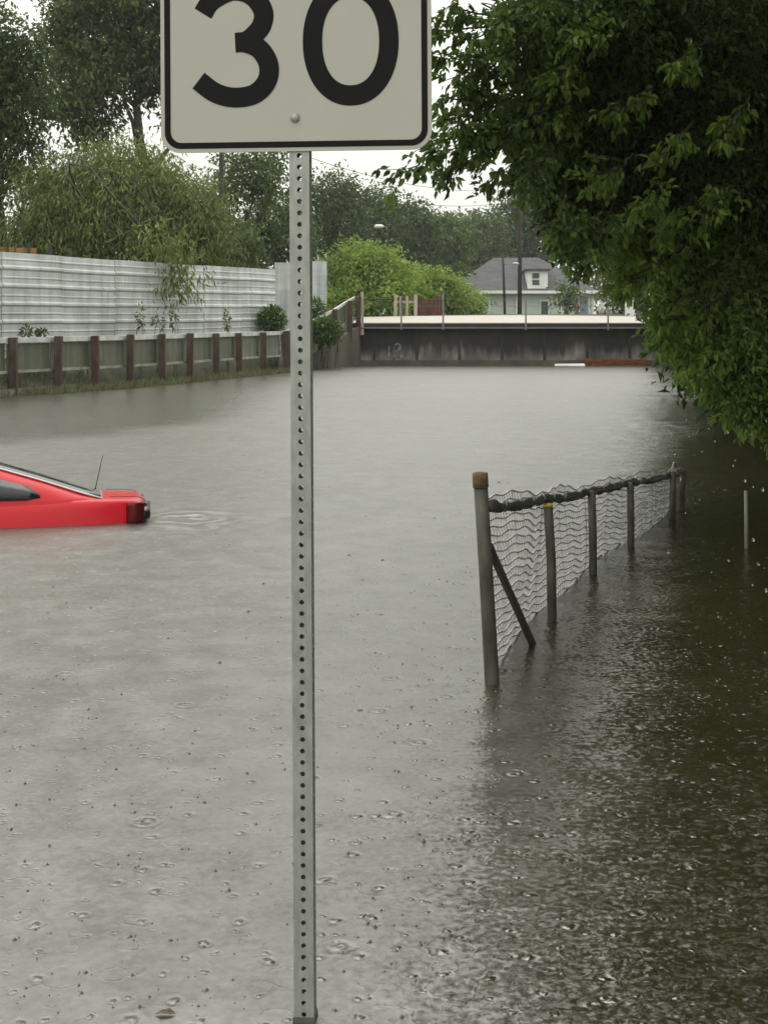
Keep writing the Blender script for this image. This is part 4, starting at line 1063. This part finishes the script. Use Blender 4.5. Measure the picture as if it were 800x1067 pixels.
# near tree on the right bank
def near_tree():
    base = Vector((6.2, 14.0, gz(6.2, 14.0)))
    root = thing('broadleaf_tree', 'large dark green broadleaf tree overhanging the water on the right', 'tree', base)
    bl = [B(700, 60, 150, 110, 12.5, 7, .32), B(625, 30, 95, 75, 11.8, 3.4, .40), B(552, 45, 60, 58, 11.2, .75, .55), 
          B(562, 125, 52, 42, 11.4, .7, .5), B(600, 150, 65, 65, 12, 2.8, .35), B(600, 220, 34, 42, 12, 1.0, .25),
          B(690, 170, 90, 80, 12.6, 4, .32), B(760, 210, 90, 90, 12.8, 4, .35), B(715, 270, 62, 52, 12.4, 1.7, .6), B(650, 236, 42, 34, 12.4, .6, .8), B(770, 320, 62, 66, 12.0, 1.9, .7),
          B(725, 335, 46, 46, 12.0, .7, .85), B(785, 385, 40, 54, 11.2, 1.0, .75), B(745, 378, 30, 20, 11.6, .25, .85), B(800, 200, 90, 200, 13.6, 4, .3)]
    up = [((5.4, 12, 6.9), (2.6, 3.0, 2.0), 4, .4), ((3.2, 10.2, 7.2), (2.6, 3.0, 1.6), 4, .4), ((1.6, 9.5, 7.4), (1.6, 2.4, 1.2), 1.6, .45), ((5.8, 8.5, 4.6), (1.7, 3.0, 2.2), 4, .35), ((5.4, 10.5, 2.4), (1.3, 2.5, 1.5), 2, .35),
          ((7.4, 12, 4.4), (2.2, 3, 3), 3, .35), ((4.8, 6.4, 6.2), (2.2, 2.2, 1.6), 3, .4), ((4.6, 12, 9.2), (4.0, 3.6, 2.0), 6, .4), ((5.5, 17, 6), (3.5, 3, 4), 5, .35)]
    bl = [((Vector(c) - base)[:], tuple(q * .82 for q in r), w, t_) for c, r, w, t_ in bl]
    up = [((Vector(c) - base)[:], r, w, t_) for c, r, w, t_ in up]
    crown('upper_crown', up, 75, 34, .32, .155, M['lf_near'], root, .55, .5, six=True)
    cc, tn = crown('crown', bl, 86, 40, .125, .058, M['lf_near'], root, .55, .55, six=True)
    # the drooping spray that reaches out to the left, twig by twig
    mb = MB()
    limbs = []
    pts = limb(mb, (0, 0, -.4), (-.5, -.1, 3.0), .24, .17, .04, 8, 10)
    for tgt, r in (((525, 45, 11.2), .09), ((620, 30, 11.8), .10), ((600, 150, 12), .08), ((690, 170, 12.6), .09), ((760, 210, 12.8), .07), ((700, 60, 12.5), .11), ((770, 320, 12.0), .05)):
        limbs.append(limb(mb, pts[random.randint(4, 8)], P(tgt[0] + 10, tgt[1] - 25, tgt[2] + .9) - base, r * .8, r * .2, .07, 10, 7))
    for c in ((3.2, 10.2, 6.9), (1.4, 9, 7.2), (5.4, 12, 6.6), (5.6, 8.5, 4.6), (4.6, 6.4, 6.2)):
        limbs.append(limb(mb, pts[8], Vector(c) - base, .10, .03, .07, 10, 7))
    mb.build('trunk', M['bark'], root, True)
    tw = MB(); nodes = [p for l in limbs for p in l[2:]]; na = np.array([p[:] for p in nodes])
    spr_c, spr_d, spr_t = [], [], []
    for i, c in enumerate(cc):
        if i % 2: continue
        j = int(np.argmin(((na - c) ** 2).sum(1))); a = Vector(na[j]); b = Vector(c)
        if (a - b).length > 1.9: a = b + (a - b).normalized() * .6
        limb(tw, a, b, .010, .003, .10, 3, 3)
    def spray(x0, y0, x1, y1, Y, tone, dens=1.0):
        a, b = P(x0, y0, Y) - base, P(x1, y1, Y - .35) - base
        pp = limb(tw, a, b, .013, .003, .07, 10, 4); ax = (b - a).normalized()
        for i in range(2, 11):
            for sd in (-1, 1):
                if random.random() > .85: continue
                u = Vector(rng.normal(size=3)); u = (u - ax * u.dot(ax)).normalized()
                dv = (ax * .7 + u * .9 + Vector((0, 0, -.35))).normalized(); L = random.uniform(.10, .30) * (1.15 - .05 * i)
                e = pp[i] + dv * L; limb(tw, pp[i], e, .004, .0015, .08, 2, 3)
                tt = tone + .18 * rng.normal()
                for _ in range(int(random.randint(7, 13) * dens)):
                    q = random.random() ** .7; p = pp[i].lerp(e, q)
                    spr_c.append(np.array(p) + rng.normal(size=3) * .018); d2 = np.array(dv) + rng.normal(size=3) * .6; d2[2] -= .45
                    spr_d.append(d2); spr_t.append(tt + .1 * rng.normal())
    left_sprays = [(530, 20, 468, 6), (535, 25, 452, 30), (530, 50, 446, 58), (545, 70, 458, 82), (540, 85, 455, 106), (535, 100, 470, 128), (520, 95, 432, 158), (500, 120, 410, 187), (515, 115, 448, 165), (520, 120, 463, 188), (540, 120, 493, 178), (550, 130, 480, 150), (560, 140, 515, 186),
                   (575, 150, 540, 190), (570, 100, 505, 138), (550, 40, 490, 60), (560, 10, 500, 34), (520, 60, 476, 100), (560, 160, 556, 205), (590, 190, 576, 236), (610, 215, 590, 268), (620, 225, 614, 275), (640, 210, 604, 250)]
    for q in left_sprays: spray(*q, 10.9 + .25 * random.random(), .62)
    low_sprays = [(700, 320, 690, 356), (745, 345, 720, 394), (775, 385, 776, 448), (795, 395, 799, 452), (765, 365, 742, 405), (720, 295, 684, 318), (700, 285, 652, 302), (730, 315, 684, 340), (755, 330, 702, 374), (720, 250, 664, 285), (690, 225, 640, 262), (670, 220, 622, 246), (760, 300, 715, 345), (790, 340, 745, 372),
                  (770, 400, 758, 432), (740, 300, 728, 350), (690, 260, 676, 300), (660, 225, 650, 275), (790, 300, 775, 350), (720, 210, 690, 250)]
    leaf_mesh('spray_leaves', np.array(spr_c), np.array(spr_d), .068 * (.6 + .8 * rng.random(len(spr_c))), np.array(spr_t), M['lf_near'], root, .55, six=True)
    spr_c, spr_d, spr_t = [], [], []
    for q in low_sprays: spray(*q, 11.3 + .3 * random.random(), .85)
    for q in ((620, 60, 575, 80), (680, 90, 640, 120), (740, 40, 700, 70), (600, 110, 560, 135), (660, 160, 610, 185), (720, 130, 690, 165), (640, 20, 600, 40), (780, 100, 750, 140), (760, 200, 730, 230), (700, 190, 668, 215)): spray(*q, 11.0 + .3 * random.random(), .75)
    leaf_mesh('lit_leaves', np.array(spr_c), np.array(spr_d), .068 * (.6 + .8 * rng.random(len(spr_c))), np.array(spr_t) - .3, M['lf_lit'], root, .55, six=True)
    tw.build('twigs', M['bark'], root)
near_tree()
T('bank_tree', 'dark tree further back on the right bank behind the overhanging branches', 900, 26,
  [B(860, 120, 120, 140, 26, 3, .3), B(800, 250, 70, 70, 26, 1.5, .35), B(850, 350, 90, 60, 25, 1.5, .3), B(770, 340, 40, 42, 27, .8, .35), B(740, 365, 22, 16, 28, .25, .4)], 110, 30, .4, .17, M['lf_dark'], .22)
T('bank_tree', 'tall dark tree close behind the overhanging broadleaf tree on the right bank', 930, 21,
  [B(790, 150, 90, 110, 21, 3, .3), B(740, 250, 62, 60, 22, 1.6, .3), B(760, 335, 42, 42, 20, 1.2, .35), B(785, 385, 26, 22, 18.5, .5, .35), B(730, 60, 80, 90, 24, 2, .3), B(725, 310, 32, 36, 30, .9, .3), B(850, 250, 90, 130, 21, 2, .3)], 120, 32, .36, .16, M['lf_dark'], .2)
T('bank_shrub', 'dark shrubs at the far right end of the bridge wall', 760, 40, [B(730, 345, 26, 26, 40, 1, .35), B(770, 350, 30, 34, 38, 1, .3), B(708, 330, 14, 20, 43, .4, .4)], 100, 26, .35, .16, M['lf_dark'], .08, cat='shrub')
tree('bank_tree', 'leafy tree on the near right bank whose crown hangs over the water beside the camera', (7.2, 3.0, gz(7.2, 3)),
     [((4.0, 5.0, 7.6), (2.6, 3.0, 1.6), 3, .35), ((5.6, 1.5, 6.2), (2.2, 3.0, 2.2), 3, .35), ((3.6, 1.0, 8.0), (2.4, 3, 1.5), 2.5, .4), ((6.6, 5, 4.2), (1.6, 2.6, 2.4), 3, .35), ((7, 0, 4), (2, 3, 3), 2, .35)], 95, 32, .36, .15, M['lf_dark'], .2)
for k, (x, y, zc, lab) in enumerate(((6.4, 5.0, 2.0, 'leafy bush on the near right bank beyond the picture edge'), (7.0, 16.5, 2.4, 'bushy growth on the right bank below the big tree'))):
    tree('bank_bush', lab, (x, y, gz(x, y)), [((x, y, zc), (1.5, 2.4, 1.5), 2, .35), ((x + .5, y + 2, zc + .6), (1.5, 2, 1.8), 2, .35)], 90, 30, .3, .13, M['lf_dark'], .06, cat='bush')

# ------------------------------------------------------------------ weeds
def blades(name, pts, hgt, m, label=None, stuff=True, parent=None, lean=.25, width=.10, per=1):
    pts = np.repeat(np.array(pts), per, 0); n = len(pts); pts = pts + rng.normal(size=(n, 3)) * np.array([.05, .05, 0])
    d = rng.normal(size=(n, 3)) * lean; d[:, 2] = 1
    o = leaf_mesh(name, pts, d, hgt * (.4 + .9 * rng.random(n)), np.clip(.5 + .25 * rng.normal(size=n), 0, 1), m, parent, width, .3, .05)
    if stuff: structure(o, 'stuff')
    return o
pts = []
for k in range(5200):
    x = random.uniform(-60, 300); wy = float(np.interp(x, [-60, 0, 150, 290, 300], [426, 414, 403, 389, 388])); q = Wt(x, wy); b = random.uniform(-.25, .7)
    f = 1 + b / q.y
    if x < 50 and b < .15: continue
    pts.append((q.x * f, q.y * f, max(-.02, gz(q.x * f, q.y * f) - .03)))
blades('bank_grass', pts, .17, M['weed'])
pts = []
for k in range(900):
    i = random.randint(0, len(gp) - 2); q = random.random(); x = gp[i][0] + (gp[i + 1][0] - gp[i][0]) * q - random.uniform(.1, 1.0) * .5; y = gp[i][1] + (gp[i + 1][1] - gp[i][1]) * q + random.uniform(-.05, .5)
    if math.sin(x * 2.3 + y) + .5 * math.sin(y * 3.1) < -.75: continue
    pts.append((x, y, gz(x, y) - .03))
blades('tall_weeds', pts, .38, M['weed'], width=.07, lean=.16)
def plant(name, label, px, py, Y, rpx, rpy, n, size, m, cat='plant', group=None):
    b = P(px, py, Y); s = Y / F; g = gz(b.x, Y); root = thing(name, label, cat, (b.x, Y, g), group=group)
    zt = b.z - g
    mb = MB(); cs, ds = [], []
    for k in range(max(3, n // 40)):
        e = Vector((rng.normal() * rpx * s * .5, rng.normal() * rpx * s * .4, zt + rng.normal() * rpy * s * .4)); pp = limb(mb, (rng.normal() * .04, 0, -.05), e, .012, .004, .08, 6, 4)
    mb.build('stem', M['darkpost'], root)
    d = rng.normal(size=(n, 3)); d /= np.linalg.norm(d, axis=1, keepdims=True); rad = rng.random(n)[:, None] ** .5
    cs = np.array([0, 0, zt]) + d * rad * np.array([rpx * s, rpx * s, rpy * s]); dd = d + rng.normal(size=(n, 3)) * .6; dd[:, 2] += .1
    leaf_mesh('foliage', cs, dd, size * (.6 + .8 * rng.random(n)), np.clip(.5 + .25 * rng.normal(size=n), 0, 1), m, root, .5)
    return root
plant('shrub', 'green shrub at the right end of the ribbed white fence, left of the sign post', 284, 333, 40.2, 14, 14, 900, .12, M['lf_mid'], 'shrub')
plant('shrub', 'bright green shrub on the wing wall just right of the sign post', 340, 345, 41.6, 17, 15, 1300, .12, M['lf_mid'], 'shrub')
plant('shrub', 'small vine tuft below the white return panel beside the sign post', 330, 322, 42.6, 9, 12, 400, .11, M['lf_mid'], 'shrub')
for px, py, Y, rx_, ry_, lab in ((28, 345, 29.2, 4, 7, 'small weed in front of the white fence near the picture edge'), (44, 346, 29.6, 5, 4, 'low tuft of weed second from the picture edge before the white fence'), (147, 330, 33.0, 3, 14, 'tall thin weed stalk before the white fence, left of the three'), (166, 334, 34, 7, 9, 'arching weed before the white fence, middle of the three stalks'), (181, 330, 34.4, 3, 16, 'tallest weed stalk before the white fence, right of the three'), (236, 334, 37, 3, 11, 'thin weed stalk before the white fence near the right shrub')):
    plant('weed', lab, px, py, Y, rx_, ry_, 60, .10, M['weed'], 'weed', 'weeds before the white fence')

# ------------------------------------------------------------------ rain on the water
sp = MB()
def splash(x, y, k):
    h = k * random.uniform(.35, .8); n = 8
    sp.tube([(x, y, -.002), (x, y, h * .3), (x, y, h * .7), (x, y, h)], [k * .75, k * .42, k * .16, k * .05], n)
    for _ in range(random.randint(0, 3)):
        a = random.uniform(0, 6.28); e = random.uniform(.8, 1.9) * k; q = (x + math.cos(a) * e, y + math.sin(a) * e, 0)
        sp.tube([(q[0], q[1], -.002), (q[0], q[1], k * .1), (q[0], q[1], k * .16)], [k * .3, k * .2, k * .05], 6)
for _ in range(620):
    py = 400 + 660 * random.random() ** .8; px = random.uniform(-20, 820); q = Wt(px, py)
    if q.y > 20: continue
    splash(q.x, q.y, random.choice((.5, .7, 1, 1, 1.3)) * random.uniform(.005, .0085) * (1 + .05 * q.y))
structure(sp.build('rain_splashes', M['drop'], None, True), 'stuff')
rd = MB()
for _ in range(36):
    Y = random.uniform(3.5, 9); px = random.uniform(690, 800); py = random.uniform(430, 650); p = P(px, py, Y)
    if p.z < .05: continue
    r = random.uniform(.0016, .0040); L = r * random.uniform(1.0, 1.7)
    rd.tube([p + Vector((0, 0, L)), p + Vector((0, 0, L * .7)), p, p - Vector((0, 0, L * .7)), p - Vector((0, 0, L))], [r * .1, r * .75, r, r * .75, r * .1], 8)
structure(rd.build('raindrops', M['rain'], None, True), 'stuff')
q = Wt(172, 1058); lf = MB(); lf.add([(-.022, 0, .003), (-.008, -.009, .010), (.014, -.007, .006), (.024, .002, .004), (.01, .010, .012), (-.010, .009, .008)], [(0, 1, 2, 3, 4, 5)])
o = lf.build('leaf', M['rustcap']); o.modifiers.new('S', 'SOLIDIFY').thickness = .0008; o.location = q; tag(o, 'small brown dead leaf floating at the bottom edge left of the sign post', 'leaf')

# ------------------------------------------------------------------ air, light, camera
HAZE = .0004
hz = MB(); hz.box((0, 155, 14.25), (660, 380, 34.5)); h = hz.build('haze', None); structure(h, 'stuff')
hm = bpy.data.materials.new('rain_haze'); hm.use_nodes = True; t = hm.node_tree; t.nodes.clear()
o_ = t.nodes.new('ShaderNodeOutputMaterial'); pv = t.nodes.new('ShaderNodeVolumePrincipled'); pv.inputs['Color'].default_value = (.93, .95, .96, 1); pv.inputs['Density'].default_value = HAZE
t.links.new(pv.outputs[0], o_.inputs['Volume']); h.data.materials.append(hm)

wd = bpy.data.worlds.new('World'); bpy.context.scene.world = wd; wd.use_nodes = True
t = wd.node_tree; t.nodes.clear()
out = t.nodes.new('ShaderNodeOutputWorld'); bg = t.nodes.new('ShaderNodeBackground'); bg.inputs['Strength'].default_value = .1
sky = t.nodes.new('ShaderNodeTexSky'); sky.sky_type = 'NISHITA'; sky.sun_disc = False; sky.sun_elevation = R(55); sky.sun_rotation = R(18); sky.dust_density = 6; sky.air_density = 1
hs = t.nodes.new('ShaderNodeHueSaturation'); hs.inputs['Saturation'].default_value = .12; t.links.new(sky.outputs[0], hs.inputs['Color'])
# cloud layer: overcast luminance rising towards the zenith, softly mottled
tc = t.nodes.new('ShaderNodeTexCoord'); sx = t.nodes.new('ShaderNodeSeparateXYZ'); t.links.new(tc.outputs['Generated'], sx.inputs[0])
up = math_(t, 'MAXIMUM', sx.outputs[2], 0)
cl = math_(t, 'MULTIPLY_ADD', up, 18.0, 10.0)
cl = math_(t, 'MULTIPLY', cl, math_(t, 'MULTIPLY_ADD', noise(t, tc.outputs['Generated'], 2.5, 4), .25, .875))
cc_ = t.nodes.new('ShaderNodeCombineColor'); t.links.new(math_(t, 'MULTIPLY', cl, .985), cc_.inputs[0]); t.links.new(cl, cc_.inputs[1]); t.links.new(math_(t, 'MULTIPLY', cl, .915), cc_.inputs[2])
mx = t.nodes.new('ShaderNodeMixRGB'); mx.inputs[0].default_value = .85; t.links.new(hs.outputs[0], mx.inputs[1]); t.links.new(cc_.outputs[0], mx.inputs[2])
t.links.new(mx.outputs[0], bg.inputs[0]); t.links.new(bg.outputs[0], out.inputs[0])
sd = bpy.data.lights.new('sun', 'SUN'); sd.energy = .5; sd.angle = R(40); sd.color = (1, .97, .92)
so = bpy.data.objects.new('sun', sd); C.objects.link(so); so.rotation_euler = (R(-32), 0, R(18))

cd = bpy.data.cameras.new('camera'); cam = bpy.data.objects.new('camera', cd); C.objects.link(cam)
cam.location = (0, 0, H); cam.rotation_euler = (R(90), 0, 0)
cd.sensor_fit = 'VERTICAL'; cd.sensor_height = 36; cd.lens = 36 * F / 1067; cd.shift_y = -(533.5 - HY) / 1067
cd.clip_end = 2000; cd.clip_start = .05
S_ = bpy.context.scene; S_.camera = cam
vs = S_.view_settings; vs.view_transform = 'Standard'; vs.look = 'None'; vs.gamma = 1; vs.exposure = 0; vs.use_curve_mapping = False
